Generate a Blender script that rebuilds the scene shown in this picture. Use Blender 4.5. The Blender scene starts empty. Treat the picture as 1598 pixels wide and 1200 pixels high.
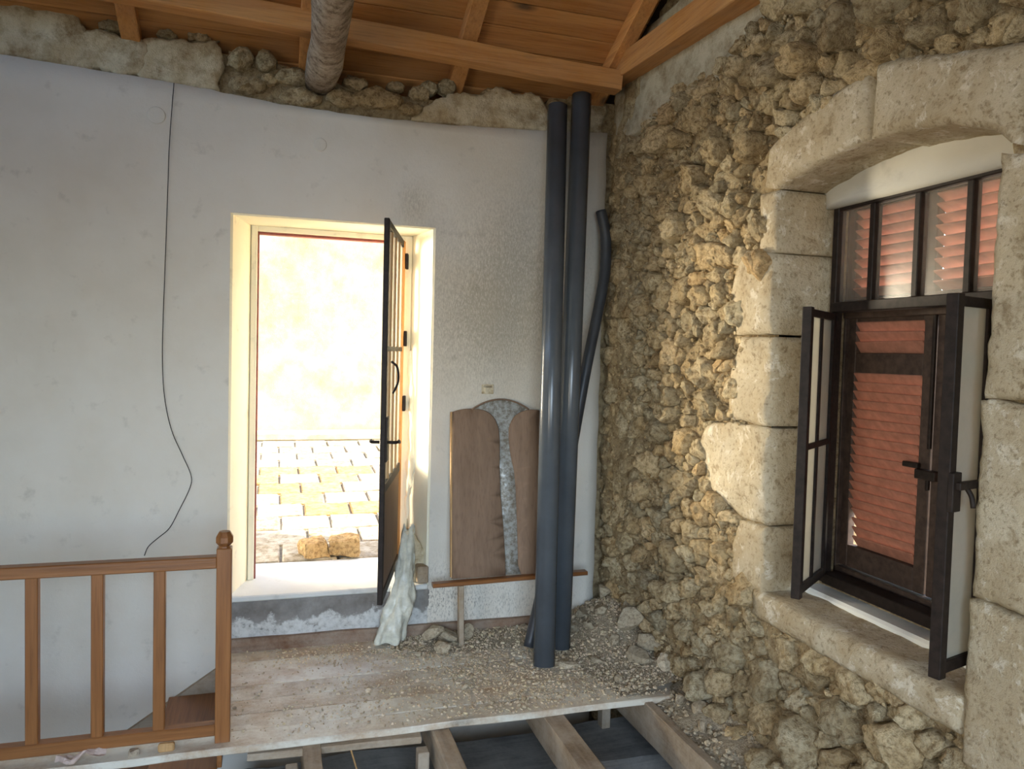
import bpy, bmesh, math, random
import numpy as np
from mathutils import Vector, Matrix, noise
from mathutils.geometry import delaunay_2d_cdt
random.seed(7)
C = bpy.context.scene.collection
scene = bpy.context.scene

# ------------------------------------------------------------------ camera
YAW, PITCH, ROLL, FPX = math.radians(17.4), math.radians(-2.4), math.radians(-1.5), 1190.0
fwd = Vector((math.sin(YAW) * math.cos(PITCH), math.cos(YAW) * math.cos(PITCH), math.sin(PITCH)))
rgt = Vector((math.cos(YAW), -math.sin(YAW), 0)); upv = rgt.cross(fwd)
R_ = rgt * math.cos(ROLL) - upv * math.sin(ROLL)
U_ = rgt * math.sin(ROLL) + upv * math.cos(ROLL)
cam_d = bpy.data.cameras.new('camera'); cam = bpy.data.objects.new('camera', cam_d); C.objects.link(cam)
m = Matrix.Identity(4)
for i in range(3):
    m[i][0], m[i][1], m[i][2] = R_[i], U_[i], -fwd[i]
m.translation = Vector((-1.92, -4.2, 1.61))
cam.matrix_world = m
cam_d.sensor_width = 36; cam_d.lens = 36 * FPX / 1598; cam_d.clip_start = .05
scene.camera = cam

# ------------------------------------------------------------------ world, sun, daylight, exposure
world = bpy.data.worlds.new('world'); scene.world = world; world.use_nodes = True
wn = world.node_tree; wn.nodes.clear()
wo = wn.nodes.new('ShaderNodeOutputWorld'); wb = wn.nodes.new('ShaderNodeBackground')
sky = wn.nodes.new('ShaderNodeTexSky'); sky.sky_type = 'NISHITA'; sky.sun_disc = False
SUN_DIR = Vector((.64, -.24, .73)).normalized()
sky.sun_elevation = math.asin(SUN_DIR.z); sky.sun_rotation = math.atan2(SUN_DIR.x, SUN_DIR.y)
wn.links.new(sky.outputs[0], wb.inputs[0]); wn.links.new(wb.outputs[0], wo.inputs[0])
wb.inputs[1].default_value = 1.15
sd = bpy.data.lights.new('sun', 'SUN'); sd.energy = 15; sd.angle = .01; sd.color = (1, .93, .80)
so = bpy.data.objects.new('sun', sd); C.objects.link(so)
so.rotation_euler = SUN_DIR.to_track_quat('Z', 'Y').to_euler(); so.location = (3, -3, 9)

def area(name, loc, target, sx, sy, power, col):
    d = bpy.data.lights.new(name, 'AREA'); d.shape = 'RECTANGLE'; d.size = sx; d.size_y = sy
    d.energy = power; d.color = col
    o = bpy.data.objects.new(name, d); C.objects.link(o); o.location = loc
    o.rotation_euler = (Vector(loc) - Vector(target)).to_track_quat('Z', 'Y').to_euler()
    return o
# daylight through the tall opening in the rear wall plus an added warm fill lamp at the left, both behind the camera
a1 = area('rear_window_daylight', (-2.2, -6.3, 1.75), (-1.5, 0, -.75), 2.4, 1.5, 37, (.64, .80, 1.0)); a1.data.spread = math.radians(72)
a2 = area('left_fill_lamp', (-4.6, -4.6, 1.05), (0, -2.1, 1.5), 1.5, 1.3, 21, (1, .88, .70)); a2.data.spread = math.radians(84)
# added lamp hidden outside, boosting street light through the opening and the glazed leaf
a3 = area('street_fill_lamp', (-3.8, 2.2, 1.65), (0, -1.35, 1.62), 1.5, 1.8, 160, (1, .88, .66)); a3.data.spread = math.radians(52)
def portal(loc, target, sx, sy):
    o = area('portal', loc, target, sx, sy, 1, (1, 1, 1)); o.data.cycles.is_portal = True; o.name = 'door_portal'
portal((-1.6, .48, 1.27), (-1.6, -1, 1.27), .9, 1.95)
vs = scene.view_settings
vs.view_transform = 'Standard'; vs.look = 'None'; vs.gamma = 1; vs.use_curve_mapping = False; vs.exposure = 0.0

# ------------------------------------------------------------------ materials
def L(c):
    return tuple(((v / 255) / 12.92 if v / 255 <= .04045 else ((v / 255 + .055) / 1.055) ** 2.4) for v in c) + (1,)
class NT:
    def __init__(s, name):
        s.m = bpy.data.materials.new(name); s.m.use_nodes = True; s.t = s.m.node_tree; s.t.nodes.clear()
        s.out = s.n('ShaderNodeOutputMaterial')
        s.tc = s.n('ShaderNodeTexCoord')
    def n(s, t, **kw):
        o = s.t.nodes.new(t)
        for k, v in kw.items():
            setattr(o, k, v)
        return o
    def l(s, a, b): s.t.links.new(a, b)
    def mapping(s, scale=(1, 1, 1), rnd=False, coord='Object'):
        mp = s.n('ShaderNodeMapping'); mp.inputs['Scale'].default_value = scale
        s.l(s.tc.outputs[coord], mp.inputs['Vector'])
        if rnd:
            oi = s.n('ShaderNodeObjectInfo'); mu = s.n('ShaderNodeVectorMath', operation='SCALE'); mu.inputs[0].default_value = (37, 19, 53)
            s.l(oi.outputs['Random'], mu.inputs['Scale']); s.l(mu.outputs[0], mp.inputs['Location'])
        return mp.outputs[0]
    def noise(s, vec, scale, detail=4, rough=.55, dist=0.):
        t = s.n('ShaderNodeTexNoise'); t.inputs['Scale'].default_value = scale; t.inputs['Detail'].default_value = detail
        t.inputs['Roughness'].default_value = rough; t.inputs['Distortion'].default_value = dist
        s.l(vec, t.inputs['Vector']); return t.outputs['Fac']
    def ramp(s, fac, stops):
        r = s.n('ShaderNodeValToRGB'); e = r.color_ramp.elements
        while len(e) < len(stops): e.new(.5)
        for i, (p, c) in enumerate(stops):
            e[i].position = p; e[i].color = c if len(c) == 4 else tuple(c) + (1,)
        s.l(fac, r.inputs[0]); return r.outputs[0]
    def mix(s, fac, a, b, mode='MIX'):
        x = s.n('ShaderNodeMix', data_type='RGBA', blend_type=mode)
        for v, i in ((fac, 0), (a, 6), (b, 7)):
            if isinstance(v, (int, float)): x.inputs[i].default_value = v
            elif isinstance(v, tuple): x.inputs[i].default_value = v
            else: s.l(v, x.inputs[i])
        return x.outputs[2]
    def math(s, op, a, b=0.):
        x = s.n('ShaderNodeMath', operation=op)
        for v, i in ((a, 0), (b, 1)):
            if isinstance(v, (int, float)): x.inputs[i].default_value = v
            else: s.l(v, x.inputs[i])
        return x.outputs[0]
    def bump(s, h, strength=.5, dist=.01, prev=None):
        b = s.n('ShaderNodeBump'); b.inputs['Strength'].default_value = strength; b.inputs['Distance'].default_value = dist
        s.l(h, b.inputs['Height'])
        if prev is not None: s.l(prev, b.inputs['Normal'])
        return b.outputs[0]
    def done(s, col, rough=.8, normal=None, spec=.3, metal=0.):
        p = s.n('ShaderNodeBsdfPrincipled')
        if isinstance(col, tuple): p.inputs['Base Color'].default_value = col
        else: s.l(col, p.inputs['Base Color'])
        if isinstance(rough, (int, float)): p.inputs['Roughness'].default_value = rough
        else: s.l(rough, p.inputs['Roughness'])
        p.inputs['Specular IOR Level'].default_value = spec; p.inputs['Metallic'].default_value = metal
        if normal is not None: s.l(normal, p.inputs['Normal'])
        s.l(p.outputs[0], s.out.inputs[0]); return s.m
BW = [(.0, (0, 0, 0)), (1., (1, 1, 1))]
def step(lo, hi): return [(lo, (0, 0, 0)), (hi, (1, 1, 1))]

def m_stone(name, c1, c2, dark, fine=38, bumpd=.014, attr=True):
    t = NT(name); v = t.mapping(rnd=False); 
    geo = t.n('ShaderNodeNewGeometry'); v = geo.outputs['Position']
    n1 = t.noise(v, 7, 5, .6); n2 = t.noise(v, fine, 6, .7); n3 = t.noise(v, 140, 3, .7)
    col = t.mix(t.ramp(n1, step(.35, .68)), L(c1), L(c2))
    col = t.mix(t.ramp(n2, step(.34, .56)), L(dark), col)
    col = t.mix(t.math('MULTIPLY', t.ramp(n3, step(.52, .72)), .35), col, L((214, 204, 178)))
    if attr:
        a = t.n('ShaderNodeVertexColor', layer_name='Col'); col = t.mix(1., col, a.outputs[0], 'MULTIPLY')
    b = t.bump(n2, .9, bumpd); b = t.bump(n3, .7, .005, b)
    return t.done(col, .95, b, .15)
M = {}
M['stone'] = m_stone('rubble stone', (214, 196, 160), (192, 168, 126), (140, 116, 82), 42, .03)
M['mortar'] = m_stone('earth mortar', (184, 164, 128), (164, 142, 106), (122, 100, 72), 30, .03, False)
def m_ashlar():
    t = NT('dressed limestone'); v = t.n('ShaderNodeNewGeometry').outputs['Position']
    n1 = t.noise(v, 3.2, 6, .65, .8); n2 = t.noise(v, 13, 6, .7, .4); n3 = t.noise(v, 60, 5, .7); n4 = t.noise(v, 190, 3, .7)
    col = t.mix(t.ramp(n1, step(.38, .62)), L((172, 156, 128)), L((192, 180, 156)))
    col = t.mix(t.math('MULTIPLY', t.ramp(n2, step(.56, .64)), .75), col, L((214, 206, 188)))
    col = t.mix(t.math('MULTIPLY', t.ramp(n2, [(.34, (1, 1, 1)), (.44, (0, 0, 0))]), .7), col, L((132, 114, 86)))
    col = t.mix(t.math('MULTIPLY', t.ramp(n3, [(.36, (1, 1, 1)), (.46, (0, 0, 0))]), .6), col, L((120, 102, 76)))
    b = t.bump(n2, .7, .012); b = t.bump(n3, .8, .008, b); b = t.bump(n4, .5, .003, b)
    return t.done(col, .95, b, .15)
M['ashlar'] = m_ashlar()
M['gravel'] = m_stone('stone gravel', (206, 192, 168), (184, 168, 144), (140, 124, 104), 60, .004)

def m_plaster(name, base, dirt, stains=False, bumps=1.):
    t = NT(name); v = t.mapping()
    n1 = t.noise(v, 1.3, 5, .6); n2 = t.noise(v, 9, 5, .6); n3 = t.noise(v, 70, 4, .65); n4 = t.noise(v, 240, 3, .6)
    col = t.mix(t.math('MULTIPLY', t.ramp(n1, step(.40, .75)), .6), L(base), L(dirt))
    col = t.mix(t.math('MULTIPLY', t.ramp(n2, step(.60, .72)), .22), col, L((120, 112, 100)))
    if stains:
        sx = t.n('ShaderNodeSeparateXYZ'); t.l(v, sx.inputs[0])
        def gauss(cx, cz, rx, rz):
            dx = t.math('DIVIDE', t.math('SUBTRACT', sx.outputs[0], cx), rx); dz = t.math('DIVIDE', t.math('SUBTRACT', sx.outputs[2], cz), rz)
            d = t.math('ADD', t.math('MULTIPLY', dx, dx), t.math('MULTIPLY', dz, dz))
            return t.math('POWER', 2.718, t.math('MULTIPLY', d, -1.))
        g = t.math('ADD', gauss(-.55, 2.0, .42, .62), t.math('MULTIPLY', gauss(-.95, 1.75, .35, .5), .55))
        g = t.math('ADD', g, t.math('MULTIPLY', gauss(-1.2, 2.42, .10, .14), .6))
        stre = t.n('ShaderNodeMapping'); stre.inputs['Scale'].default_value = (1, 1, .35); t.l(t.tc.outputs['Object'], stre.inputs[0])
        sp = t.noise(stre.outputs[0], 150, 5, .8)
        fac = t.math('MULTIPLY', t.ramp(t.math('ADD', sp, t.math('MULTIPLY', g, .17)), step(.52, .72)), t.math('MINIMUM', g, 1.))
        col = t.mix(t.math('MULTIPLY', fac, .5), col, L((104, 96, 80)))
        col = t.mix(t.math('MULTIPLY', g, .18), col, L((168, 150, 112)))
        g2 = t.math('ADD', gauss(-.7, .15, .5, .2), gauss(-1.05, .2, .3, .2))
        fac2 = t.math('MULTIPLY', t.ramp(sp, step(.5, .62)), t.math('MULTIPLY', g2, .5))
        col = t.mix(fac2, col, L((110, 108, 100)))
        # brown dirt washed down from the broken band above
        up = t.ramp(t.math('ADD', sx.outputs[2], t.math('MULTIPLY', n2, .5)), step(2.85, 3.25)) if False else None
    b = t.bump(n2, .25 * bumps, .012); b = t.bump(n3, .22 * bumps, .004, b); b = t.bump(n4, .1 * bumps, .002, b)
    return t.done(col, .85, b, .2)
M['plaster'] = m_plaster('white limewash plaster', (220, 214, 202), (198, 186, 166), True)
M['reveal'] = m_plaster('cream limewash', (244, 238, 214), (226, 216, 190))
M['crust'] = m_stone('old lime plaster crust', (216, 204, 176), (186, 166, 130), (150, 128, 96), 11, .02, False)
M['greyplaster'] = m_stone('grey render', (186, 176, 154), (168, 156, 132), (138, 124, 100), 10, .006, False)
M['concrete'] = m_stone('damp concrete', (168, 168, 164), (120, 116, 110), (92, 86, 80), 8, .006, False)
M['dullwhite'] = m_plaster('dull white render', (192, 188, 176), (164, 156, 140))
M['skirting'] = None
def m_base():
    t = NT('limewashed concrete base'); v = t.mapping(); sx = t.n('ShaderNodeSeparateXYZ'); t.l(v, sx.inputs[0])
    n1 = t.noise(v, 7, 6, .65); n2 = t.noise(v, 40, 4, .65)
    grey = t.mix(t.ramp(n1, step(.35, .65)), L((112, 106, 100)), L((146, 142, 136))); lime = t.mix(t.ramp(n2, step(.3, .6)), L((176, 174, 168)), L((206, 204, 198)))
    f = t.ramp(t.math('ADD', sx.outputs[2], t.math('MULTIPLY', t.math('SUBTRACT', n1, .5), .28)), [(.165, (1, 1, 1)), (.185, (0, 0, 0))])
    f = t.math('MULTIPLY', f, t.ramp(n2, step(.28, .40)))
    return t.done(t.mix(f, grey, lime), .9, t.bump(n1, .5, .01, t.bump(n2, .4, .004)), .2)
M['concrete'] = m_base()
M['sillwhite'] = m_plaster('white sill paint', (222, 222, 216), (186, 184, 176))

def m_wood(name, c1, c2, dark, axis=0, ring=9., knots=True, dust=0., rough=.6, dcol=(190, 178, 160), spec=.3):
    t = NT(name)
    sc = [22., 22., 22.]; sc[axis] = 1.1
    v = t.mapping(tuple(sc), True); n1 = t.noise(v, 1.0, 5, .6, .6)
    sc2 = [70., 70., 70.]; sc2[axis] = 3.; v2 = t.mapping(tuple(sc2), True); n2 = t.noise(v2, 1.5, 4, .6)
    v3 = t.mapping((1, 1, 1), True); n3 = t.noise(v3, 2.2, 3)
    col = t.mix(t.ramp(n1, step(.34, .66)), L(c1), L(c2))
    col = t.mix(t.math('MULTIPLY', t.ramp(n2, step(.50, .70)), .45), col, L(dark))
    if knots:
        sk = [9., 9., 9.]; sk[axis] = 3.2
        vk = t.mapping(tuple(sk), True); vo = t.n('ShaderNodeTexVoronoi'); vo.inputs['Scale'].default_value = .55; t.l(vk, vo.inputs['Vector'])
        col = t.mix(t.math('MULTIPLY', t.ramp(vo.outputs['Distance'], [(.05, (1, 1, 1)), (.15, (0, 0, 0))]), .85), col, L(tuple(int(k * .45) for k in dark)))
    oi = t.n('ShaderNodeObjectInfo'); hs = t.n('ShaderNodeHueSaturation')
    t.l(t.math('ADD', t.math('MULTIPLY', oi.outputs['Random'], .30), .85), hs.inputs['Value']); t.l(col, hs.inputs['Color']); col = hs.outputs[0]
    if dust:
        nd = t.noise(v3, 3.5, 6, .65); nf = t.noise(v3, 60, 3, .7)
        f = t.math('MULTIPLY', t.ramp(t.math('ADD', nd, t.math('MULTIPLY', nf, .25)), step(.42, .72)), dust)
        col = t.mix(f, col, L(dcol))
    b = t.bump(n2, .3, .003)
    return t.done(col, rough, b, spec)
for ax, k in ((0, 'x'), (1, 'y'), (2, 'z')):
    M['pine_' + k] = m_wood('pine roof timber ' + k, (208, 150, 86), (182, 122, 64), (128, 78, 36), ax, dust=.12, rough=.65)
    M['rail_' + k] = m_wood('varnished brown wood ' + k, (148, 98, 54), (122, 76, 38), (82, 48, 24), ax, rough=.38, spec=.5)
    M['old_' + k] = m_wood('old dusty timber ' + k, (150, 128, 100), (120, 98, 72), (84, 66, 48), ax, dust=.55, rough=.9)
M['skirting'] = m_wood('dusty brown skirting', (132, 96, 70), (108, 76, 54), (78, 52, 36), 0, dust=.45, rough=.8)
M['floor'] = m_wood('worn floorboard', (176, 146, 112), (150, 122, 92), (112, 88, 64), 0, dust=1.0, rough=.40, dcol=(214, 208, 192), spec=.5)
M['beamdark'] = m_wood('grimy grey timber', (126, 122, 116), (96, 92, 88), (56, 54, 52), 0, dust=.45, rough=.95, dcol=(168, 162, 152))
M['board'] = m_wood('brown hardboard', (134, 110, 90), (122, 99, 80), (102, 80, 64), 2, knots=False, rough=.7)
M['boardedge'] = m_wood('pale raw wood edge', (196, 160, 112), (176, 138, 92), (130, 96, 60), 2, knots=False)
M['bark'] = m_stone('weathered log', (178, 164, 148), (140, 122, 106), (92, 76, 62), 22, .012, False)
def m_simple(name, col, rough=.5, spec=.4, nscale=30, var=.25, bump=.15, bd=.003, metal=0., attr=False):
    t = NT(name); v = t.mapping(rnd=True); n1 = t.noise(v, nscale, 5, .6)
    c = L(col); d = tuple(x * (1 - var) for x in c[:3]) + (1,); e = tuple(min(1, x * (1 + var)) for x in c[:3]) + (1,)
    cc = t.mix(t.ramp(n1, step(.3, .7)), d, e)
    return t.done(cc, rough, t.bump(n1, bump, bd), spec, metal)
M['pipe'] = m_simple('grey plastic pipe', (80, 86, 92), .24, .5, 6, .12, .02)
M['hose'] = m_simple('black plastic pipe', (52, 56, 62), .42, .5, 8, .2, .05)
M['iron'] = m_simple('dark painted iron', (38, 30, 26), .55, .2, 40, .45, .3, .002)
M['redpaint'] = m_simple('red brown paint', (132, 66, 54), .55, .4, 25, .3)
M['slat'] = m_simple('faded red louvre paint', (168, 116, 96), .6, .3, 25, .22, .2)
M['shutframe'] = m_simple('dark shutter paint', (70, 56, 48), .65, .3, 30, .4, .3)
M['wire'] = m_simple('black wire', (40, 38, 36), .6)
M['sheet'] = m_simple('torn pale plastic', (198, 196, 180), .35, .5, 22, .25, .5, .008)
M['paper'] = m_simple('torn paper', (206, 186, 174), .8, .2, 14, .3, .3)
M['extwall'] = m_stone('street render', (194, 180, 148), (190, 172, 134), (166, 144, 106), 1.7, .006, False)
M['paver'] = m_stone('street paver', (184, 174, 154), (172, 156, 128), (134, 118, 90), 20, .006)
M['earth'] = m_simple('sandy bedding', (146, 136, 118), .95, .1, 30, .3)
M['paleground'] = m_simple('pale dry ground', (196, 182, 156), .95, .1, 12, .15)
M['dust'] = m_stone('fallen mortar dust', (186, 174, 152), (168, 154, 130), (136, 120, 98), 70, .008, False)
M['roofback'] = m_simple('roof underlay', (70, 56, 44), .9, .1)
M['dark'] = m_simple('lower room grey plaster', (120, 122, 126), .9, .1)  # even grey tone for the lower storey floor
def m_glass(name, haze, tint):
    t = NT(name); v = t.mapping(); n = t.noise(v, 9, 5, .7)
    tr = t.n('ShaderNodeBsdfTransparent'); di = t.n('ShaderNodeBsdfDiffuse'); tl = t.n('ShaderNodeBsdfTranslucent'); gl = t.n('ShaderNodeBsdfGlossy')
    di.inputs[0].default_value = L(tint); tl.inputs[0].default_value = L(tint); gl.inputs['Roughness'].default_value = .22
    a = t.n('ShaderNodeMixShader'); a.inputs[0].default_value = .5; t.l(di.outputs[0], a.inputs[1]); t.l(tl.outputs[0], a.inputs[2])
    b = t.n('ShaderNodeMixShader'); t.l(t.math('ADD', t.math('MULTIPLY', n, .2), haze - .1), b.inputs[0]); t.l(tr.outputs[0], b.inputs[1]); t.l(a.outputs[0], b.inputs[2])
    c = t.n('ShaderNodeMixShader'); c.inputs[0].default_value = .018; t.l(b.outputs[0], c.inputs[1]); t.l(gl.outputs[0], c.inputs[2])
    t.l(c.outputs[0], t.out.inputs[0]); return t.m
M['glass'] = m_glass('dusty window glass', .14, (206, 196, 180))
M['glassclear'] = m_glass('thin door glass', .14, (226, 224, 214))
M['glassdirty'] = m_glass('milky casement glass', .72, (206, 202, 188))
def m_mirror():
    t = NT('blotched mirror'); v = t.mapping(); n = t.noise(v, 40, 6, .75); n2 = t.noise(v, 6, 3)
    f = t.ramp(t.math('ADD', n, t.math('MULTIPLY', n2, .2)), step(.45, .70))
    col = t.mix(f, L((176, 178, 174)), L((116, 108, 94)))
    p = t.n('ShaderNodeBsdfPrincipled'); t.l(col, p.inputs['Base Color']); t.l(t.math('ADD', t.math('MULTIPLY', f, .4), .22), p.inputs['Roughness'])
    p.inputs['Metallic'].default_value = .12; t.l(p.outputs[0], t.out.inputs[0]); return t.m
M['mirror'] = m_mirror()

# ------------------------------------------------------------------ builders
def fbm(p, s, o=3, H=.9):
    return noise.fractal(Vector(p) * s, H, 2.0, o)
def mk(name, verts, faces, mat, parent=None, smooth=False, origin=None, col=None):
    """one mesh object in world space, its origin moved to the base of its own box"""
    vs_ = np.array(verts, dtype=float)
    if origin is None:
        lo, hi = vs_.min(0), vs_.max(0); origin = Vector(((lo[0] + hi[0]) / 2, (lo[1] + hi[1]) / 2, lo[2]))
    origin = Vector(origin)
    me = bpy.data.meshes.new(name); me.from_pydata((vs_ - np.array(origin)).tolist(), [], faces); me.update()
    if smooth: me.polygons.foreach_set('use_smooth', [True] * len(me.polygons))
    if col is not None:
        a = me.color_attributes.new('Col', 'FLOAT_COLOR', 'POINT')
        cc = np.ones((len(vs_), 4)); cc[:, :3] = np.array(col); a.data.foreach_set('color', cc.ravel())
    me.materials.append(M[mat])
    o = bpy.data.objects.new(name, me); C.objects.link(o)
    if parent is not None:
        o.parent = parent; o.location = origin - Vector(parent['_o'])
    else: o.location = origin
    o['_o'] = tuple(origin)
    return o
def empty(name, loc):
    o = bpy.data.objects.new(name, None); C.objects.link(o); o.location = loc; o['_o'] = tuple(loc); o.empty_display_size = .1
    return o
def tag(o, label=None, cat=None, group=None, kind=None):
    for k, v in (('label', label), ('category', cat), ('group', group), ('kind', kind)):
        if v: o[k] = v
    return o
class MB:
    def __init__(s): s.v = []; s.f = []; s.c = []
    def add(s, v, f, col=None):
        n = len(s.v); s.v += [tuple(p) for p in v]; s.f += [tuple(i + n for i in q) for q in f]
        if col is not None: s.c += [col] * len(v)
        return s
    def build(s, name, mat, parent=None, smooth=False, origin=None):
        return mk(name, s.v, s.f, mat, parent, smooth, origin, s.c if s.c else None)
BOXF = [(0, 3, 2, 1), (4, 5, 6, 7), (0, 1, 5, 4), (1, 2, 6, 5), (2, 3, 7, 6), (3, 0, 4, 7)]
def box_v(x0, x1, y0, y1, z0, z1):
    return [(x0, y0, z0), (x1, y0, z0), (x1, y1, z0), (x0, y1, z0), (x0, y0, z1), (x1, y0, z1), (x1, y1, z1), (x0, y1, z1)]
def bevel(v, f, w):
    bm = bmesh.new(); bv = [bm.verts.new(p) for p in v]
    for q in f: bm.faces.new([bv[i] for i in q])
    bmesh.ops.recalc_face_normals(bm, faces=bm.faces)
    bmesh.ops.bevel(bm, geom=list(bm.edges), offset=w, segments=1, affect='EDGES', profile=.5)
    bm.verts.index_update(); V = [tuple(p.co) for p in bm.verts]; F = [tuple(x.index for x in q.verts) for q in bm.faces]; bm.free()
    return V, F
def box(name, x0, x1, y0, y1, z0, z1, mat, parent=None, bev=.003, xf=None, **kw):
    v, f = box_v(x0, x1, y0, y1, z0, z1), BOXF
    if bev: v, f = bevel(v, f, bev)
    if xf is not None: v = [xf @ Vector(p) for p in v]
    return mk(name, v, f, mat, parent, **kw)
def beam_v(a, b, w, h, up=(0, 0, 1), bev=.004, seg=1, amp=0., seed=0):
    """squared timber from a to b; w across, h along up; slightly wavy edges"""
    a, b = Vector(a), Vector(b); d = (b - a); ln = d.length; d.normalize(); u = Vector(up); s_ = d.cross(u).normalized(); u = s_.cross(d).normalized()
    v = []; f = []
    c = bev
    prof = [(-w / 2 + c, -h / 2), (w / 2 - c, -h / 2), (w / 2, -h / 2 + c), (w / 2, h / 2 - c), (w / 2 - c, h / 2), (-w / 2 + c, h / 2), (-w / 2, h / 2 - c), (-w / 2, -h / 2 + c)]
    for i in range(seg + 1):
        p = a + d * ln * i / seg
        for j, (x, y) in enumerate(prof):
            q = p + s_ * x + u * y
            if amp: q += Vector((fbm(q + Vector((seed, 0, j)), 3), fbm(q + Vector((0, seed, j)), 3), fbm(q + Vector((0, 7, seed)), 3))) * amp
            v.append(q)
    for i in range(seg):
        for j in range(8): f.append((i * 8 + j, i * 8 + (j + 1) % 8, i * 8 + 8 + (j + 1) % 8, i * 8 + 8 + j))
    f.append(tuple(range(7, -1, -1))); f.append(tuple(seg * 8 + j for j in range(8)))
    return v, f
def beam(name, a, b, w, h, mat, parent=None, **kw):
    v, f = beam_v(a, b, w, h, **kw); return mk(name, v, f, mat, parent)
def tube_v(pts, rad, n=16, cap=True):
    pts = [Vector(p) for p in pts]; v = []; f = []; u = None
    for i, p in enumerate(pts):
        d = (pts[min(i + 1, len(pts) - 1)] - pts[max(i - 1, 0)]).normalized()
        if u is None: u = d.orthogonal().normalized()
        u = (u - d * u.dot(d)).normalized(); w = d.cross(u); r = rad[i] if isinstance(rad, (list, tuple)) else rad
        for k in range(n):
            a = 2 * math.pi * k / n; v.append(p + (u * math.cos(a) + w * math.sin(a)) * r)
    for i in range(len(pts) - 1):
        for k in range(n): f.append((i * n + k, i * n + (k + 1) % n, (i + 1) * n + (k + 1) % n, (i + 1) * n + k))
    if cap: f.append(tuple(range(n - 1, -1, -1))); f.append(tuple((len(pts) - 1) * n + k for k in range(n)))
    return v, f
def spline(pts, n):
    pts = [Vector(p) for p in pts]; P = [pts[0]] + pts + [pts[-1]]; out = []
    for i in range(1, len(P) - 2):
        for k in range(n):
            t = k / n; a, b, c, d = P[i - 1], P[i], P[i + 1], P[i + 2]
            out.append(.5 * ((2 * b) + (c - a) * t + (2 * a - 5 * b + 4 * c - d) * t * t + (3 * b - a - 3 * c + d) * t ** 3))
    out.append(pts[-1]); return out
def ragged(poly, stepl, amp, seed, keep=()):
    """densify an outline, roughen all its edges except those listed in keep"""
    out = []
    for i in range(len(poly)):
        a, b = Vector(poly[i]), Vector(poly[(i + 1) % len(poly)]); n = max(1, int((b - a).length / stepl)); nrm = Vector((-(b - a).y, (b - a).x)).normalized()
        for k in range(n):
            p = a + (b - a) * k / n
            if i not in keep and not (k == 0 and (i - 1) % len(poly) in keep):
                p = p + nrm * amp * (noise.noise(Vector((p.x * 9, p.y * 9, seed))) + .6 * noise.noise(Vector((p.x * 31, p.y * 31, seed))) + .3 * noise.noise(Vector((p.x * 90, p.y * 90, seed))))
            out.append((p.x, p.y))
    return out
def slab(name, outline, plane, depth, mat, parent=None, cell=.03, relief=.006, rs=12, edge=.008, seed=0, skirt=1, **kw):
    """irregular slab: outline in (u,v), plane(u,v,w) -> world, w = distance out of the wall; cells displaced, arrises worn"""
    us = [p[0] for p in outline]; vv = [p[1] for p in outline]; n = len(outline)
    arr = np.array(outline)
    pts = [Vector(p) for p in outline]; rnd = random.Random(seed)
    A, B = arr, np.roll(arr, -1, 0)
    def inside(x, y):
        c = ((A[:, 1] > y) != (B[:, 1] > y)) & (x < (B[:, 0] - A[:, 0]) * (y - A[:, 1]) / (B[:, 1] - A[:, 1] + 1e-12) + A[:, 0]); return c.sum() % 2 == 1
    def dist(x, y):
        d = B - A; t = np.clip(((x - A[:, 0]) * d[:, 0] + (y - A[:, 1]) * d[:, 1]) / ((d ** 2).sum(1) + 1e-12), 0, 1)
        return np.hypot(A[:, 0] + t * d[:, 0] - x, A[:, 1] + t * d[:, 1] - y).min()
    nu = int((max(us) - min(us)) / cell) + 1; nv = int((max(vv) - min(vv)) / cell) + 1
    for i in range(nu):
        for j in range(nv):
            x = min(us) + (i + .5 + rnd.uniform(-.3, .3)) * cell; y = min(vv) + (j + .5 + rnd.uniform(-.3, .3)) * cell
            if inside(x, y) and dist(x, y) > cell * .4: pts.append(Vector((x, y)))
    # a ring just inside the edge gives the worn arris
    for k in range(n):
        a, b = Vector(outline[k]), Vector(outline[(k + 1) % n]); mid = (a + b) / 2; t = (b - a)
        if t.length < 1e-6: continue
        for sgn in (1, -1):
            q = mid + Vector((-t.y, t.x)).normalized() * sgn * max(edge, .004) * 1.3
            if inside(q.x, q.y): pts.append(q); break
    V, E, F, *_ = delaunay_2d_cdt(pts, [(i, (i + 1) % n) for i in range(n)], [list(range(n))], 1, 1e-5)
    out = []
    for p in V:
        d = dist(p.x, p.y); w = -edge * max(0, 1 - d / (edge * 1.6 + 1e-6)) ** 1.5
        w += relief * fbm((p.x, p.y, seed * 3.1), rs, 4) * min(1, .3 + d / .02)
        out.append(plane(p.x, p.y, w))
    faces = [tuple(f) for f in F]
    # skirt on boundary edges
    cnt = {}
    for f in faces:
        for i in range(len(f)):
            e = (f[i], f[(i + 1) % len(f)]); k = tuple(sorted(e)); cnt.setdefault(k, []).append(e)
    back = {}
    for k, es in cnt.items():
        if len(es) == 1:
            a, b = es[0]
            prev = (a, b)
            for s_ in range(skirt):
                dd = -depth * (s_ + 1) / skirt
                cur = []
                for q in (a, b):
                    if (q, s_) not in back:
                        w = dd + (relief * .5 * fbm((V[q].x, V[q].y, dd * 9 + seed), rs, 3) if s_ < skirt - 1 else 0)
                        back[(q, s_)] = len(out); out.append(plane(V[q].x, V[q].y, w))
                    cur.append(back[(q, s_)])
                faces.append((prev[1], prev[0], cur[0], cur[1])); prev = tuple(cur)
    o = mk(name, out, faces, mat, parent, True, **kw)
    bm = bmesh.new(); bm.from_mesh(o.data); bmesh.ops.recalc_face_normals(bm, faces=bm.faces)
    bm.to_mesh(o.data); bm.free()
    return o
PB = lambda x, z, w: (x, -w, z)          # on the back wall
PR = lambda y, z, w: (-w, y, z)          # on the right wall
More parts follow.
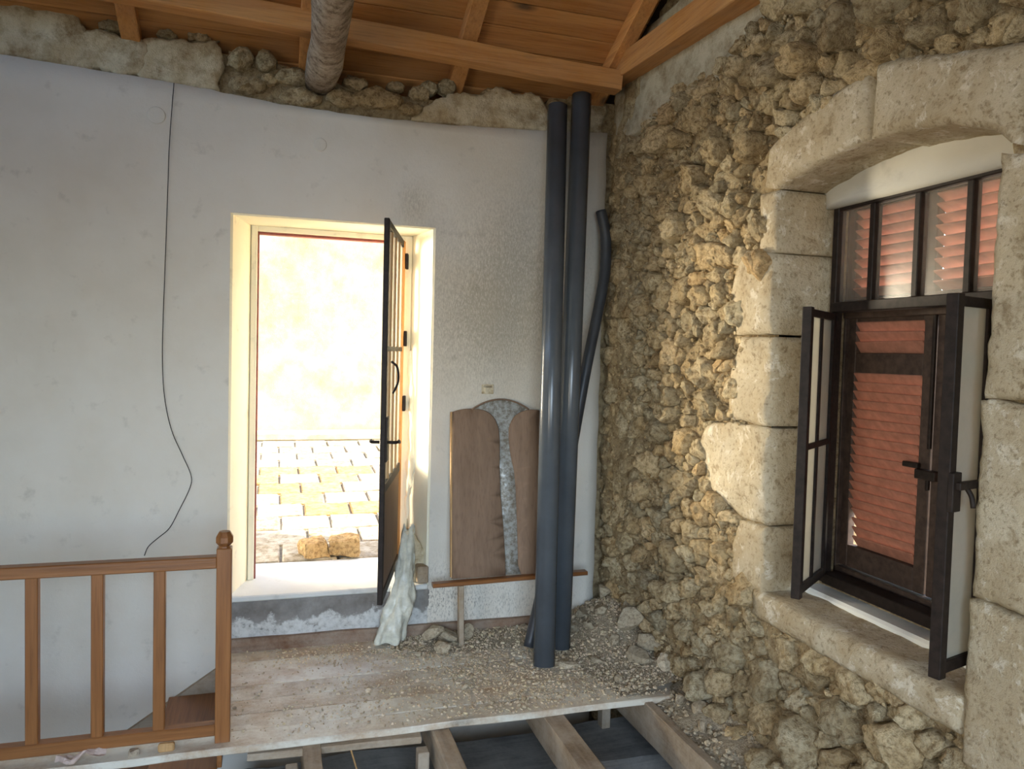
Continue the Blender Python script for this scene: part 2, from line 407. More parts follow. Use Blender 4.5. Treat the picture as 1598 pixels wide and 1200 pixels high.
_ico = {}
def ico(sub):
    if sub not in _ico:
        bm = bmesh.new(); bmesh.ops.create_icosphere(bm, subdivisions=sub, radius=1); bm.verts.index_update()
        _ico[sub] = ([Vector(v.co) for v in bm.verts], [tuple(v.index for v in f.verts) for f in bm.faces]); bm.free()
    return _ico[sub]
def rock_v(loc, size, seed, sub=3, flat=True):
    V, F = ico(sub); r = random.Random(seed); cuts = []
    for k in range(8):
        d = Vector((r.gauss(0, 1), r.gauss(0, 1), r.gauss(0, 1))).normalized(); cuts.append((d, r.uniform(.36, .78)))
    rot = Matrix.Rotation(r.uniform(0, 6.28), 3, 'Z') @ Matrix.Rotation(r.uniform(-.3, .3), 3, 'X'); out = []
    for v in V:
        p = v * (1 / (abs(v.x) ** 4 + abs(v.y) ** 4 + abs(v.z) ** 4) ** .25) * .9 * (1 + .16 * noise.noise(v * 1.6 + Vector((seed * 1.7, 0, 0))))
        for d, h in cuts:
            e = p.dot(d)
            if e > h: p = p - d * (e - h) * .92
        p = p * (1 + .05 * noise.noise(v * 6 + Vector((0, seed * 2.3, 0))))
        out.append(rot @ Vector((p.x * size[0] / 2, p.y * size[1] / 2, p.z * size[2] / 2)))
    zmin = min(p.z for p in out); 
    return [p + Vector(loc) - Vector((0, 0, zmin + .004)) for p in out], F

# ================================================================== SETTING
# ---- back wall: masonry core, plaster sheet with the door opening, broken band under the roof
X0, X1 = -4.7, -.055
wall_back = empty('wall_back', (0, 0, 0)); tag(wall_back, 'white plastered wall with the open street door', kind='structure')
def top_z(x):
    pts = [(-4.7, 3.0), (-3.17, 2.945), (-2.4, 2.908), (-1.9, 2.867), (-1.45, 2.852), (-1., 2.861), (-.45, 2.89), (0, 2.925)]
    return float(np.interp(x, [p[0] for p in pts], [p[1] for p in pts])) + .006 * noise.noise(Vector((x * 14, 0, 3)))
DX0, DX1, DZ0, DZ1 = -2.14, -1.07, .29, 2.29
xs = sorted(set([X0, DX0, DX1, X1] + list(np.arange(X0 + .06, DX0 - .02, .06)) + list(np.linspace(DX0, DX1, 19)) + list(np.linspace(DX1, X1, 18))))
zs = sorted(set([-2.7, DZ0, DZ1] + list(np.arange(-2.6, DZ0 - .03, .08)) + list(np.linspace(DZ0, DZ1, 34)) + [2.37, 2.45, 2.53, 2.61, 2.69, 2.76, 2.82, 9]))
V = []; F = []
for x in xs:
    for z in zs:
        zz = top_z(x) if z == 9 else z
        d = .006 * fbm((x, 0, zz), 1.1, 3) + .0022 * fbm((x, 5, zz), 7, 3)
        if DX0 - .03 < x < DX1 + .03 and DZ0 - .03 < zz < DZ1 + .03: d *= .25
        V.append((x if x != X1 else x + .008 * noise.noise(Vector((0, 1, zz * 7))), d, zz))
nz = len(zs)
hole = lambda i, j: (xs[i] >= DX0 - 1e-6 and xs[i + 1] <= DX1 + 1e-6 and zs[j + 1] <= DZ1 + 1e-6)
for i in range(len(xs) - 1):
    for j in range(nz - 1):
        if hole(i, j) and zs[j] >= DZ0 - 1e-6: continue
        if hole(i, j) and zs[j] >= -.05: continue        # bare concrete under the threshold
        F.append((i * nz + j, (i + 1) * nz + j, (i + 1) * nz + j + 1, i * nz + j + 1))
n0 = len(V)   # thickness along the top and the right edge
for i, x in enumerate(xs): V.append((x, .045, V[i * nz + nz - 1][2]))
for i in range(len(xs) - 1): F.append((i * nz + nz - 1, (i + 1) * nz + nz - 1, n0 + i + 1, n0 + i))
n1 = len(V)
for j in range(nz): p = V[(len(xs) - 1) * nz + j]; V.append((p[0], .05, p[2]))
for j in range(nz - 1): a = (len(xs) - 1) * nz + j; F.append((a, n1 + j, n1 + j + 1, a + 1))
mk('plaster_sheet', V, F, 'plaster', wall_back, True, origin=(0, 0, 0))
core = MB()
def quadprism(mb, poly, y0, y1):
    n = len(poly); mb.add([(x, y0, z) for x, z in poly] + [(x, y1, z) for x, z in poly], [tuple(range(n)), tuple(range(2 * n - 1, n - 1, -1))] + [(i, i + n, (i + 1) % n + n, (i + 1) % n) for i in range(n)])
quadprism(core, [(X0 - .3, -2.7), (DX0 - .02, -2.7), (DX0 - .02, 3.10), (X0 - .3, 3.14)], .05, .5)
quadprism(core, [(DX1 + .02, -2.7), (.5, -2.7), (.5, 3.12), (-.40, 3.10), (-.45, 3.03), (DX1 + .02, 3.02)], .05, .5)
quadprism(core, [(DX0 - .02, 2.32), (DX1 + .02, 2.32), (DX1 + .02, 3.0), (-1.55, 3.0), (-1.62, 3.03), (-1.80, 3.07), (DX0 - .02, 3.12)], .05, .5)
quadprism(core, [(DX0 - .02, -2.7), (DX1 + .02, -2.7), (DX1 + .02, .25), (DX0 - .02, .25)], .05, .5)
core.build('masonry_core', 'mortar', wall_back, origin=(0, 0, 0))
# door reveal: splayed jambs and head
FY = .30
rv = MB()
def strip(mb, path_a, path_b, n=18):
    """ruled surface between two plan polylines given as world points"""
    for k in range(len(path_a) - 1):
        a0, a1, b0, b1 = (Vector(path_a[k]), Vector(path_a[k + 1]), Vector(path_b[k]), Vector(path_b[k + 1])); v = []; f = []; q = 4
        for i in range(n + 1):
            for j in range(q + 1):
                s0 = a0.lerp(a1, j / q); s1 = b0.lerp(b1, j / q); p = s0.lerp(s1, i / n)
                if 0 < j < q: p = p + Vector((.004, .004, .004)) * fbm(p, 4, 3)
                v.append(p)
        for i in range(n):
            for j in range(q): f.append((i * (q + 1) + j, i * (q + 1) + j + 1, (i + 1) * (q + 1) + j + 1, (i + 1) * (q + 1) + j))
        mb.add(v, f)
def jamb(name, x_in, x_fr, z0=.27):
    mb = MB(); sg = 1 if x_fr > x_in else -1
    pa = [(x_in - sg * .002, 0.004, z0), (x_in + sg * .012, .012, z0), (x_fr, FY, z0), (x_fr, .5, z0)]
    zt = [DZ1, DZ1 - .006, 2.275, 2.275]
    strip(mb, pa, [(p[0], p[1], z) for p, z in zip(pa, zt)]); mb.build(name, 'reveal', wall_back, True)
jamb('door_reveal', DX0, -2.045); jamb('door_reveal', DX1, -1.15)
mb = MB(); strip(mb, [(DX0, .004, DZ1), (DX0 + .012, .012, DZ1 - .008), (-2.045, FY, 2.275), (-2.045, .5, 2.275)], [(DX1, .004, DZ1), (DX1 - .012, .012, DZ1 - .008), (-1.15, FY, 2.275), (-1.15, .5, 2.275)]); mb.build('door_head', 'reveal', wall_back, True)
# broken band: crusts of old plaster and bare stones between plaster top and roof
def band_crust(pts, seed, d=.035, nm='plaster_crust'):
    slab(nm, ragged(pts, .016, .030, seed, keep=(0, 1) if seed != 6 else ()), lambda x, z, w: (x, .048 - d - w, z), d, 'crust', wall_back, cell=.035, relief=.016, rs=9, edge=.012, seed=seed)
band_crust([(-3.6, 2.965), (-3.17, 2.95), (-2.9, 2.935), (-2.54, 2.913), (-2.54, 3.10), (-2.66, 3.11), (-2.80, 3.13), (-2.88, 3.2), (-3.02, 3.18), (-3.1, 3.22), (-3.2, 3.2), (-3.6, 3.24)], 3)
band_crust([(-2.57, 2.915), (-2.4, 2.908), (-2.2, 2.90), (-2.19, 3.05), (-2.205, 3.165), (-2.26, 3.15), (-2.33, 3.12), (-2.40, 3.125), (-2.5, 3.13), (-2.57, 3.10)], 4, .04)
band_crust([(-1.22, 2.862), (-.95, 2.868), (-.6, 2.882), (-.42, 2.892), (-.42, 2.99), (-.47, 3.07), (-.53, 3.10), (-.62, 3.09), (-.74, 3.10), (-.86, 3.04), (-1.0, 3.04), (-1.05, 3.01), (-1.14, 2.96)], 5, .05)
band_crust([(-.30, 2.90), (-.06, 2.92), (-.05, 3.09), (-.2, 3.10), (-.31, 3.05)], 6, .02)
bs = [(-2.10, 3.085, .13, .12), (-1.98, 3.09, .11, .11), (-2.06, 2.955, .20, .085), (-1.955, 3.00, .09, .06), (-1.84, 3.03, .17, .10), (-1.80, 2.925, .22, .085), (-1.58, 2.945, .18, .09), (-1.40, 2.965, .30, .115), (-1.52, 3.04, .13, .07), (-1.17, 3.025, .12, .075), (-1.215, 2.935, .13, .07), (-1.12, 3.065, .09, .07), (-1.02, 3.085, .11, .08), (-1.30, 3.05, .10, .05), (-.76, 3.075, .12, .06), (-1.67, 3.045, .10, .06), (-2.30, 3.165, .12, .05), (-2.45, 3.16, .10, .05), (-2.7, 3.16, .12, .06), (-.36, 3.06, .09, .06), (-.26, 3.09, .10, .06)]
def wall_stone(name, poly, plane, h, seed, mat, parent, n=20, tint=(1, 1, 1), offs=0., back=.05, tilt=(0, 0)):
    """domed, chipped stone filling a convex outline on a wall"""
    c = np.mean(poly, axis=0); P = np.array(poly)
    for _ in range(1): Q = np.roll(P, -1, 0); P = np.stack([.75 * P + .25 * Q, .25 * P + .75 * Q], 1).reshape(-1, 2)
    d = np.roll(P, -1, 0) - P; ln = np.hypot(d[:, 0], d[:, 1]); cum = np.concatenate([[0], np.cumsum(ln)]); tot = cum[-1]
    ts = np.linspace(0, tot, n, endpoint=False); P2 = np.vstack([P, P[:1]]); B = np.stack([np.interp(ts, cum, P2[:, 0]), np.interp(ts, cum, P2[:, 1])], 1)
    sz = math.sqrt(max(1e-6, np.ptp(B[:, 0]) * np.ptp(B[:, 1])))
    rings = [(1.04, -back), (1.0, .05 * h), (.93, .62 * h), (.74, .93 * h), (.42, 1.0 * h)]; v = []; f = []
    def put(p, w):
        q = (p[0] / sz * 2.2 + seed * 3.7, p[1] / sz * 2.2, w / sz * 2 + seed)
        if w > -back * .9:
            w += sz * .20 * noise.noise(Vector(q)) + sz * .13 * noise.noise(Vector(q) * 2.7) + sz * .06 * noise.noise(Vector(q) * 6.1) + tilt[0] * (p[0] - c[0]) + tilt[1] * (p[1] - c[1])
            p = (p[0] + sz * .13 * noise.noise(Vector(q) * 1.9 + Vector((9, 0, 0))), p[1] + sz * .13 * noise.noise(Vector(q) * 1.9 + Vector((0, 9, 0))))
        v.append(plane(p[0], p[1], w + offs))
    for r, w in rings:
        for p in B: put(c + (p - c) * r, w)
    put(c, h * 1.02); k = len(rings)
    for i in range(k - 1):
        for j in range(n): f.append((i * n + j, i * n + (j + 1) % n, (i + 1) * n + (j + 1) % n, (i + 1) * n + j))
    for j in range(n): f.append(((k - 1) * n + j, (k - 1) * n + (j + 1) % n, k * n))
    if parent is None: return v, f
    return mk(name, v, f, mat, parent, True, col=[tint] * len(v))
rnd = random.Random(5)
def blob(u, v, w, h, r, n=9):
    return [(u + w / 2 * math.cos(a) * r.uniform(.85, 1.08), v + h / 2 * math.sin(a) * r.uniform(.85, 1.08)) for a in [2 * math.pi * (k + r.uniform(-.25, .25)) / n for k in range(n)]]
def tint(r, lo=.82, hi=1.12):
    b = r.uniform(lo, hi); w = r.uniform(-.05, .06); return (b * (1 + w), b, b * (1 - w * 1.3))
for k, (u, v, w, h) in enumerate(bs):
    wall_stone('stone', blob(u, v - .005, w * 1.10, h * 1.14, rnd), lambda x, z, w_: (x, .040 - w_, z), min(w, h) * .45, k, 'stone', wall_back, 18, tint(rnd))
# round filled holes and a square patch on the plaster
for (x, z, r) in ((-2.49, 2.74, .042), (-1.70, 2.68, .034)):
    v, f = tube_v([(x, .010, z), (x, -.004, z), (x, -.0045, z)], [r, r, r * .9], 28); mk('filled_hole', v, f, 'plaster', wall_back, True)
box('wall_patch', -.785, -.715, -.008, .01, 1.37, 1.425, 'crust', wall_back, .002)
box('wall_patch', -.775, -.725, -.011, .0, 1.405, 1.418, 'greyplaster', wall_back, .002)
# concrete under the threshold, slab of the threshold
trim = tag(slab('trim_1', ragged([(DX0 - .01, -.02), (DX1 + .01, -.02), (DX1 + .01, .262), (DX0 - .01, .262)], .03, .002, 2), PB, .04, 'concrete', None, cell=.05, relief=.010, rs=6, edge=.004, seed=12), 'damp grey concrete base under the street door threshold', kind='structure')
mbx = bevel(box_v(DX0 + .001, DX1 - .001, -.012, .56, .262, .292), BOXF, .006)
tag(mk('trim_2', mbx[0], mbx[1], 'sillwhite'), 'white painted threshold slab of the street door', kind='structure')

# ---- right wall: mortar ground with relief, rubble stones, dressed surround
wall_right = empty('wall_right', (0, 0, 0)); tag(wall_right, 'rough rubble stone wall with the shuttered window', kind='structure')
WY0, WY1, WZ0, WZ1 = -1.585, -2.56, .64, 2.30
ys = list(np.linspace(.06, WY0 + .03, 62)) + list(np.linspace(WY0 - .01, WY1 + .01, 30)) + list(np.linspace(WY1 - .03, -4.4, 40))
zz_ = list(np.linspace(-.6, WZ0 - .06, 42)) + list(np.linspace(WZ0 - .04, WZ1 + .04, 56)) + list(np.linspace(WZ1 + .08, 3.6, 40))
V = []; F = []; nz = len(zz_)
for y in ys:
    for z in zz_:
        d = .024 + .034 * fbm((3, y, z), 5.5, 4) + .014 * fbm((7, y, z), 18, 3)
        if y > -.45: d -= .025 * min(1, (y + .45) / .3)
        V.append((d, y, z))
for i in range(len(ys) - 1):
    for j in range(nz - 1):
        if ys[i] <= WY0 + .031 and ys[i + 1] >= WY1 - .031 and WZ0 - .05 < zz_[j] and zz_[j + 1] < WZ1 + .14: continue
        F.append((i * nz + j, (i + 1) * nz + j, (i + 1) * nz + j + 1, i * nz + j + 1))
mk('mortar_bed', V, F, 'mortar', wall_right, True, origin=(0, 0, 0))
core = MB()
def rprism(mb, poly, x0, x1):
    n = len(poly); mb.add([(x0, y, z) for y, z in poly] + [(x1, y, z) for y, z in poly], [tuple(range(n)), tuple(range(2 * n - 1, n - 1, -1))] + [(i, i + n, (i + 1) % n + n, (i + 1) % n) for i in range(n)])
rprism(core, [(.5, -2.7), (-1.59, -2.7), (-1.59, 3.3), (.5, 3.3)], .27, .46)
rprism(core, [(-2.47, -2.7), (-6.6, -2.7), (-6.6, 3.3), (-2.47, 3.3)], .27, .46)
rprism(core, [(-1.59, -2.7), (-2.47, -2.7), (-2.47, .70), (-1.59, .70)], .27, .46)
rprism(core, [(-1.59, 2.26), (-2.47, 2.26), (-2.47, 3.3), (-1.59, 3.3)], .27, .46)
rprism(core, [(.5, 3.3), (-6.6, 3.3), (-3.2, 4.9)], .08, .46)
core.build('masonry_core', 'mortar', wall_right, origin=(0, 0, 0))
# dressed stones: left jamb, arch of two large voussoirs, right jamb, sill
JY = WY0
def dressed(nm, poly, seed, keep=(), depth=.28, out=.012, relief=.012, amp=.010, edge=.012):
    return slab(nm, ragged(poly, .025, amp, seed, keep), lambda y, z, w: (-out - w, y, z), depth, 'ashlar', wall_right, cell=.04, relief=relief, rs=6, edge=edge, seed=seed, skirt=5)
dressed('jamb_stone', [(-1.36, .655), (JY, .655), (JY, .925), (-1.40, .915), (-1.35, .80)], 21, keep=(1,))
dressed('jamb_stone', [(-1.42, .935), (JY, .935), (JY, 1.33), (-1.33, 1.335), (-1.12, 1.30), (-1.06, 1.20), (-1.11, 1.05), (-1.25, .97)], 22, keep=(1,), relief=.018)
dressed('jamb_stone', [(-1.30, 1.34), (JY, 1.34), (JY, 1.70), (-1.36, 1.70), (-1.28, 1.55)], 23, keep=(1,), relief=.02)
dressed('jamb_stone', [(-1.33, 1.71), (JY, 1.71), (JY, 2.03), (-1.38, 2.06), (-1.30, 1.99), (-1.27, 1.86)], 24, keep=(1,), out=.018, relief=.014)
dressed('jamb_stone', [(-1.46, 2.04), (JY, 2.04), (JY, 2.285), (-1.46, 2.29)], 25, keep=(1,))
arcL = [(JY, 2.292), (-1.66, 2.312), (-1.78, 2.335), (-1.90, 2.352), (-2.0, 2.360), (-2.075, 2.363)]
arcR = [(-2.095, 2.352), (-2.17, 2.347), (-2.28, 2.335), (-2.42, 2.315), (-2.55, 2.262), (-2.605, 2.215)]
dressed('arch_stone', arcL + [(-2.068, 2.590), (-1.95, 2.578), (-1.83, 2.558), (-1.70, 2.52), (-1.60, 2.50), (-1.515, 2.46), (-1.50, 2.31)], 26, keep=(5,), out=.03, relief=.016, amp=.006, edge=.018)
dressed('arch_stone', arcR + [(-2.63, 2.20), (-2.66, 2.46), (-2.50, 2.50), (-2.36, 2.536), (-2.2, 2.58), (-2.11, 2.590)], 27, keep=(10, 11), out=.045, relief=.014, amp=.006, edge=.018)
dressed('arch_stone', [(-2.67, 2.19), (-3.1, 2.10), (-3.15, 2.40), (-2.69, 2.45)], 28)
dressed('jamb_stone', [(-2.548, .47), (-3.2, .45), (-3.2, .935), (-2.548, .945)], 29, out=.03, relief=.008)
dressed('jamb_stone', [(-2.555, .955), (-3.2, .95), (-3.2, 1.50), (-2.555, 1.51)], 30, out=.03, relief=.010)
dressed('jamb_stone', [(-2.56, 1.52), (-3.2, 1.51), (-3.2, 2.10), (-2.68, 2.18), (-2.565, 2.195)], 31, out=.025, relief=.014)
slab('window_sill', ragged([(-1.535, .555), (-2.54, .545), (-2.54, .655), (-1.54, .662)], .03, .007, 33), lambda y, z, w: (-.03 - w, y, z), .40, 'ashlar', wall_right, cell=.03, relief=.014, rs=14, edge=.012, seed=33, skirt=6)
slab('lunette', [(-1.57, 2.225), (-2.57, 2.225), (-2.57, 2.40), (-1.57, 2.40)], lambda y, z, w: (.215 - w, y, z), .05, 'dullwhite', wall_right, cell=.05, relief=.006, seed=34)
box('sill_fill', .175, .42, -2.50, -1.58, .62, .682, 'sillwhite', wall_right, .01)
# grey render left along the top, under the timber
slab('render_patch', ragged([(.03, 3.4), (.03, 2.93), (-.16, 2.85), (-.35, 2.86), (-.62, 2.885), (-.70, 2.97), (-.85, 2.93), (-1.05, 2.88), (-1.20, 2.90), (-1.28, 2.96), (-1.42, 3.0), (-1.60, 3.02), (-1.95, 2.98), (-2.1, 3.1), (-2.1, 3.4)], .025, .022, 41, keep=(13, 14)), lambda y, z, w: (-.002 - w, y, z), .06, 'greyplaster', wall_right, cell=.05, relief=.012, rs=5, edge=.008, seed=41)
slab('render_patch', ragged([(-.02, 3.34), (-.55, 3.30), (-1.2, 3.25), (-2.2, 3.25), (-2.2, 4.3), (-.75, 3.72), (-.48, 3.50), (-.30, 3.44), (-.12, 3.40)], .02, .03, 42, keep=(2, 3)), lambda y, z, w: (.05 - w, y, z), .04, 'greyplaster', wall_right, cell=.06, relief=.012, rs=5, edge=.008, seed=42)
# rubble stones: weighted cells packed over the wall
def inpoly(p, poly):
    c = False; n = len(poly)
    for i in range(n):
        a, b = poly[i], poly[(i + 1) % n]
        if (a[1] > p[1]) != (b[1] > p[1]) and p[0] < (b[0] - a[0]) * (p[1] - a[1]) / (b[1] - a[1]) + a[0]: c = not c
    return c
ASH = [[(-1.545, .56), (-2.56, .545), (-2.56, 2.3), (-1.545, 2.3)],
       [(-1.38, .655), (JY, .655), (JY, .925), (-1.40, .915)], [(-1.40, .935), (JY, .935), (JY, 1.33), (-1.16, 1.30), (-1.10, 1.20), (-1.15, 1.05)],
       [(-1.33, 1.34), (JY, 1.34), (JY, 1.70), (-1.36, 1.70)], [(-1.36, 1.71), (JY, 1.71), (JY, 2.03), (-1.32, 1.9)], [(-1.48, 2.04), (JY, 2.04), (JY, 2.3), (-1.48, 2.3)],
       [(-1.53, 2.28), (-1.54, 2.45), (-1.83, 2.53), (-2.07, 2.56), (-2.36, 2.51), (-2.66, 2.44), (-3.15, 2.36), (-3.15, 2.0), (-2.2, 2.0)],
       [(-2.55, .50), (-3.3, .48), (-3.3, 2.3), (-2.55, 2.3)],
       [(.1, 3.4), (.1, 2.95), (-.16, 2.88), (-.62, 2.91), (-.85, 2.96), (-1.05, 2.91), (-1.28, 2.99), (-1.60, 3.05), (-1.95, 3.02), (-2.1, 3.12), (-2.1, 3.6)]]
AN = 1.22
BIG = [(-1.10, 2.31, .17, .12), (-1.09, 2.08, .17, .13), (-.055, 2.63, .15, .15), (-.04, 2.36, .17, .32), (-.46, 2.52, .16, .10), (-.47, 2.42, .15, .09), (-.66, 1.92, .20, .13), (-.13, 1.75, .16, .22), (-.92, 1.20, .12, .18), (-.95, 1.0, .12, .16), (-.86, .62, .22, .17), (-1.0, .77, .17, .12), (-1.6, .32, .18, .20), (-1.85, .18, .26, .2), (-2.05, .36, .16, .16), (-2.3, .38, .2, .15), (-1.72, .46, .16, .12), (-1.35, .30, .18, .14), (-1.88, 2.80, .20, .20), (-1.72, 2.74, .15, .15), (-2.14, 2.78, .12, .2), (-2.32, 2.78, .17, .12), (-2.45, 2.62, .14, .09), (-2.3, 2.65, .16, .08), (-2.14, 2.65, .12, .1), (-1.5, 2.66, .12, .13), (-.2, 1.2, .14, .2), (-.28, 1.0, .2, .14), (-.3, .55, .16, .14), (-.6, 1.42, .15, .11), (-.75, 2.7, .12, .1), (-2.45, .12, .2, .2), (-1.15, .1, .16, .14), (-2.1, .08, .2, .16)]
r = random.Random(11); S = []
for (u, v, w, h) in BIG: S.append((u, v * AN, (w + h * AN) / 4 * .92, 1))
def try_fill(n, lo, hi, k):
    for _ in range(n):
        u = r.uniform(-3.15, .06); v = r.uniform(-.5, 3.4) * AN; rad = r.uniform(lo, hi)
        if u < -2.75: rad *= 1.4
        a = np.array([(s[0], s[1], s[2]) for s in S]); d = np.hypot(a[:, 0] - u, a[:, 1] - v)
        if (d > (a[:, 2] + rad) * k).all(): S.append((u, v, rad, 0))
try_fill(700, .055, .085, .95); try_fill(2500, .034, .055, .92); try_fill(7000, .020, .034, .88)
A = np.array([s[:3] for s in S]); stones = []
for i, (u, v, rad, big) in enumerate(S):
    if any(inpoly((u, v / AN), q) for q in ASH): continue
    if u > .05: continue
    if not big and r.random() < .05: continue
    poly = [(u + rad * 2.2 * math.cos(t), v + rad * 2.2 * math.sin(t)) for t in np.linspace(0, 2 * math.pi, 17)[:-1]]
    dd = np.hypot(A[:, 0] - u, A[:, 1] - v); nb = np.argsort(dd)[1:32]
    for j in nb:
        dx, dy = A[j, 0] - u, A[j, 1] - v; D2 = dx * dx + dy * dy
        tpos = .5 + (rad ** 2 - A[j, 2] ** 2) / (2 * D2); tpos = min(max(tpos, .12), .9)
        mx, my = u + dx * tpos, v + dy * tpos; out = []
        for a_, b_ in zip(poly, poly[1:] + poly[:1]):
            da = (a_[0] - mx) * dx + (a_[1] - my) * dy; db = (b_[0] - mx) * dx + (b_[1] - my) * dy
            if da <= 0: out.append(a_)
            if da * db < 0: t = da / (da - db); out.append((a_[0] + (b_[0] - a_[0]) * t, a_[1] + (b_[1] - a_[1]) * t))
        poly = out
        if len(poly) < 3: break
    if len(poly) < 3: continue
    c = np.mean(poly, axis=0); g = 1 - min(.30, .0018 / rad)
    poly = [((p[0] - c[0]) * g + c[0], ((p[1] - c[1]) * g + c[1]) / AN) for p in poly]
    stones.append((rad, poly, i, big))
stones.sort(key=lambda s: -(s[0] + (1 if s[3] else 0) - (.02 if s[1][0][0] < -2.8 else 0)))
small = MB()
for k, (rad, poly, sd_, big) in enumerate(stones):
    rr = random.Random(sd_ * 13 + 1); cy = np.mean([p[0] for p in poly]); cz = np.mean([p[1] for p in poly])
    corner = min(1, max(0, (cy + .48) / .25))
    h = rad * rr.uniform(.35, .9) * (1 - .5 * corner); off = rr.uniform(-.024, .030) * (1 - .8 * corner) - .010
    if cz > 2.6 and cy < -1.4: h *= 1.35; off += .012
    ti = tint(rr, .80, 1.15)
    if rr.random() < .10: ti = (ti[0] * 1.0, ti[1] * .95, ti[2] * .90)
    if rr.random() < .10: ti = (ti[0] * .86, ti[1] * .88, ti[2] * .90)
    tl = (rr.uniform(-.45, .45), rr.uniform(-.5, .5))
    if k < 300: wall_stone('stone', poly, lambda y, z, w: (-w, y, z), h, sd_ % 97, 'stone', wall_right, 26, ti, off, .06, tl)
    else:
        v, f = wall_stone('', poly, lambda y, z, w: (-w, y, z), h, sd_ % 97, 'stone', None, 14, ti, off, .05, tl); small.add(v, f, ti)
tag(small.build('small_rubble', 'stone', wall_right, True, origin=(0, 0, 0)), kind='stuff')
crumbs = MB(); rc = random.Random(3); nc = 0
while nc < 5200:
    u, z = rc.uniform(-2.85, .02), rc.uniform(-.35, 3.1)
    if any(inpoly((u, z), q) for q in ASH): continue
    sz = .004 + .014 * rc.random() ** 2.2; x = .012 + .030 * fbm((3, u, z), 5.5, 4) - rc.uniform(.0, .022); g = rc.uniform(.72, 1.2)
    V_, F_ = ico(1); rm = Matrix.Rotation(rc.uniform(0, 6.3), 3, 'X') @ Matrix.Rotation(rc.uniform(0, 6.3), 3, 'Z')
    crumbs.add([Vector((x, u, z)) + rm @ Vector((p.x * rc.uniform(.6, 1.2), p.y * rc.uniform(.6, 1.3), p.z * rc.uniform(.5, 1.))) * sz for p in V_], F_, (g, g * .98, g * .94)); nc += 1
tag(crumbs.build('mortar_crumbs', 'stone', wall_right, False, origin=(0, 0, 0)), kind='stuff')
print('stones', len(stones))

# ---- left wall, rear wall (openings for the daylight), all out of view
wl = MB()
for (a, b, c, d) in ((-6.6, -5.2, -2.7, 4.9), (-3.6, .5, -2.7, 3.3), (-5.2, -3.6, -2.7, .8), (-5.2, -3.6, 2.4, 4.0)): quad = box_v(-4.98, -4.7, a, b, c, d); wl.add(quad, BOXF)
tag(wl.build('wall_left', 'plaster', None, origin=(-4.8, -3, -2.7)), 'plastered left wall with a window opening', kind='structure')
wr = MB()
for (a, b, c, d) in ((-4.98, -3.95, -2.7, 3.3), (-1.25, .46, -2.7, 3.3), (-3.95, -1.25, -2.7, .5), (-3.95, -1.25, 2.55, 3.3)): wr.add(box_v(a, b, -6.85, -6.5, c, d), BOXF)
tag(wr.build('wall_rear', 'plaster', None, origin=(-2, -6.6, -2.7)), 'plastered rear wall with a wide opening', kind='structure')

# ---- roof: boards on rafters rising from the back wall to a ridge
ceiling = empty('ceiling', (-2.3, 0, 3.25)); tag(ceiling, 'pine boarded roof underside on rafters', kind='structure')
SL = .50; th = math.atan(SL); RB = 3.10   # rafter underside at the back wall face
def roof_z(y, up=0.): return RB - SL * y + up / math.cos(th)
rh = .075; bw = .148
du = Vector((0, -math.cos(th), math.sin(th))); nrm = Vector((0, math.sin(th), math.cos(th)))
base = Vector((0, .35, roof_z(.35))) + nrm * rh
for k in range(27):
    a = base + du * (k * bw); b = base + du * ((k + 1) * bw - .005)
    q = nrm * .02; r2 = random.Random(k); e = nrm * r2.uniform(-.002, .003)
    v = [Vector((-4.95, a.y, a.z)) + e, Vector((-.02, a.y, a.z)) + e, Vector((-.02, b.y, b.z)) + e, Vector((-4.95, b.y, b.z)) + e]; v += [p + q for p in v]
    v, f = bevel(v, BOXF, .003); mk('roof_board', v, f, 'pine_x', ceiling)
a = base + nrm * .021; b = a + du * 4.1
mk('roof_underlay', [(-5, a.y, a.z), (.5, a.y, a.z), (.5, b.y, b.z), (-5, b.y, b.z), (-5, a.y, a.z + .05), (.5, a.y, a.z + .05), (.5, b.y, b.z + .05), (-5, b.y, b.z + .05)], BOXF, 'roofback', ceiling)
rz = b.z
mk('rear_slope', [(-5, b.y + .05, rz), (.5, b.y + .05, rz), (.5, -6.9, 3.25), (-5, -6.9, 3.25), (-5, b.y + .05, rz + .06), (.5, b.y + .05, rz + .06), (.5, -6.9, 3.31), (-5, -6.9, 3.31)], BOXF, 'roofback', ceiling)
raf = [(-.115, 'pine roof rafter beside the stone wall, rightmost of the rafters'), (-.965, 'pine roof rafter above the leaning pipes and mirror, right of the log'),
       (-1.77, 'pine roof rafter mostly hidden behind the round log beam'), (-2.61, 'pine roof rafter at the upper left over the broken plaster')]
for x, lab in raf:
    p = Vector((x, .3, roof_z(.3))) + nrm * rh / 2; q = p + du * 4.0
    tag(beam('roof_rafter', p, q, .085, rh, 'pine_y', None, up=nrm, seg=6, amp=.003, seed=int(-x * 10)), lab, 'rafter', 'roof rafters')
tag(beam('purlin', (-4.69, -.235, 3.322), (-.10, -.235, 3.130), .10, .105, 'pine_x', None, seg=10, amp=.005, seed=4), 'long pine purlin running below the rafters along the back wall', 'beam')
tag(beam('wall_plate', (-.055, .02, 3.235), (-.055, -3.4, 3.045), .115, .125, 'pine_y', None, seg=8, amp=.006, seed=9), 'sawn pine timber running along the top of the stone wall', 'beam')
pts = [(-1.705 + .012 * math.sin(i), .10 - i * .3, 3.03 + .008 * math.sin(i * 1.7)) for i in range(13)]
v, f = tube_v(pts, [.083 + .006 * math.sin(i * 2.1) for i in range(13)], 22)
v = [Vector(p) + Vector((fbm(p, 9, 3), fbm(Vector(p) + Vector((5, 0, 0)), 9, 3), fbm(Vector(p) + Vector((0, 5, 0)), 9, 3))) * .008 for p in v]
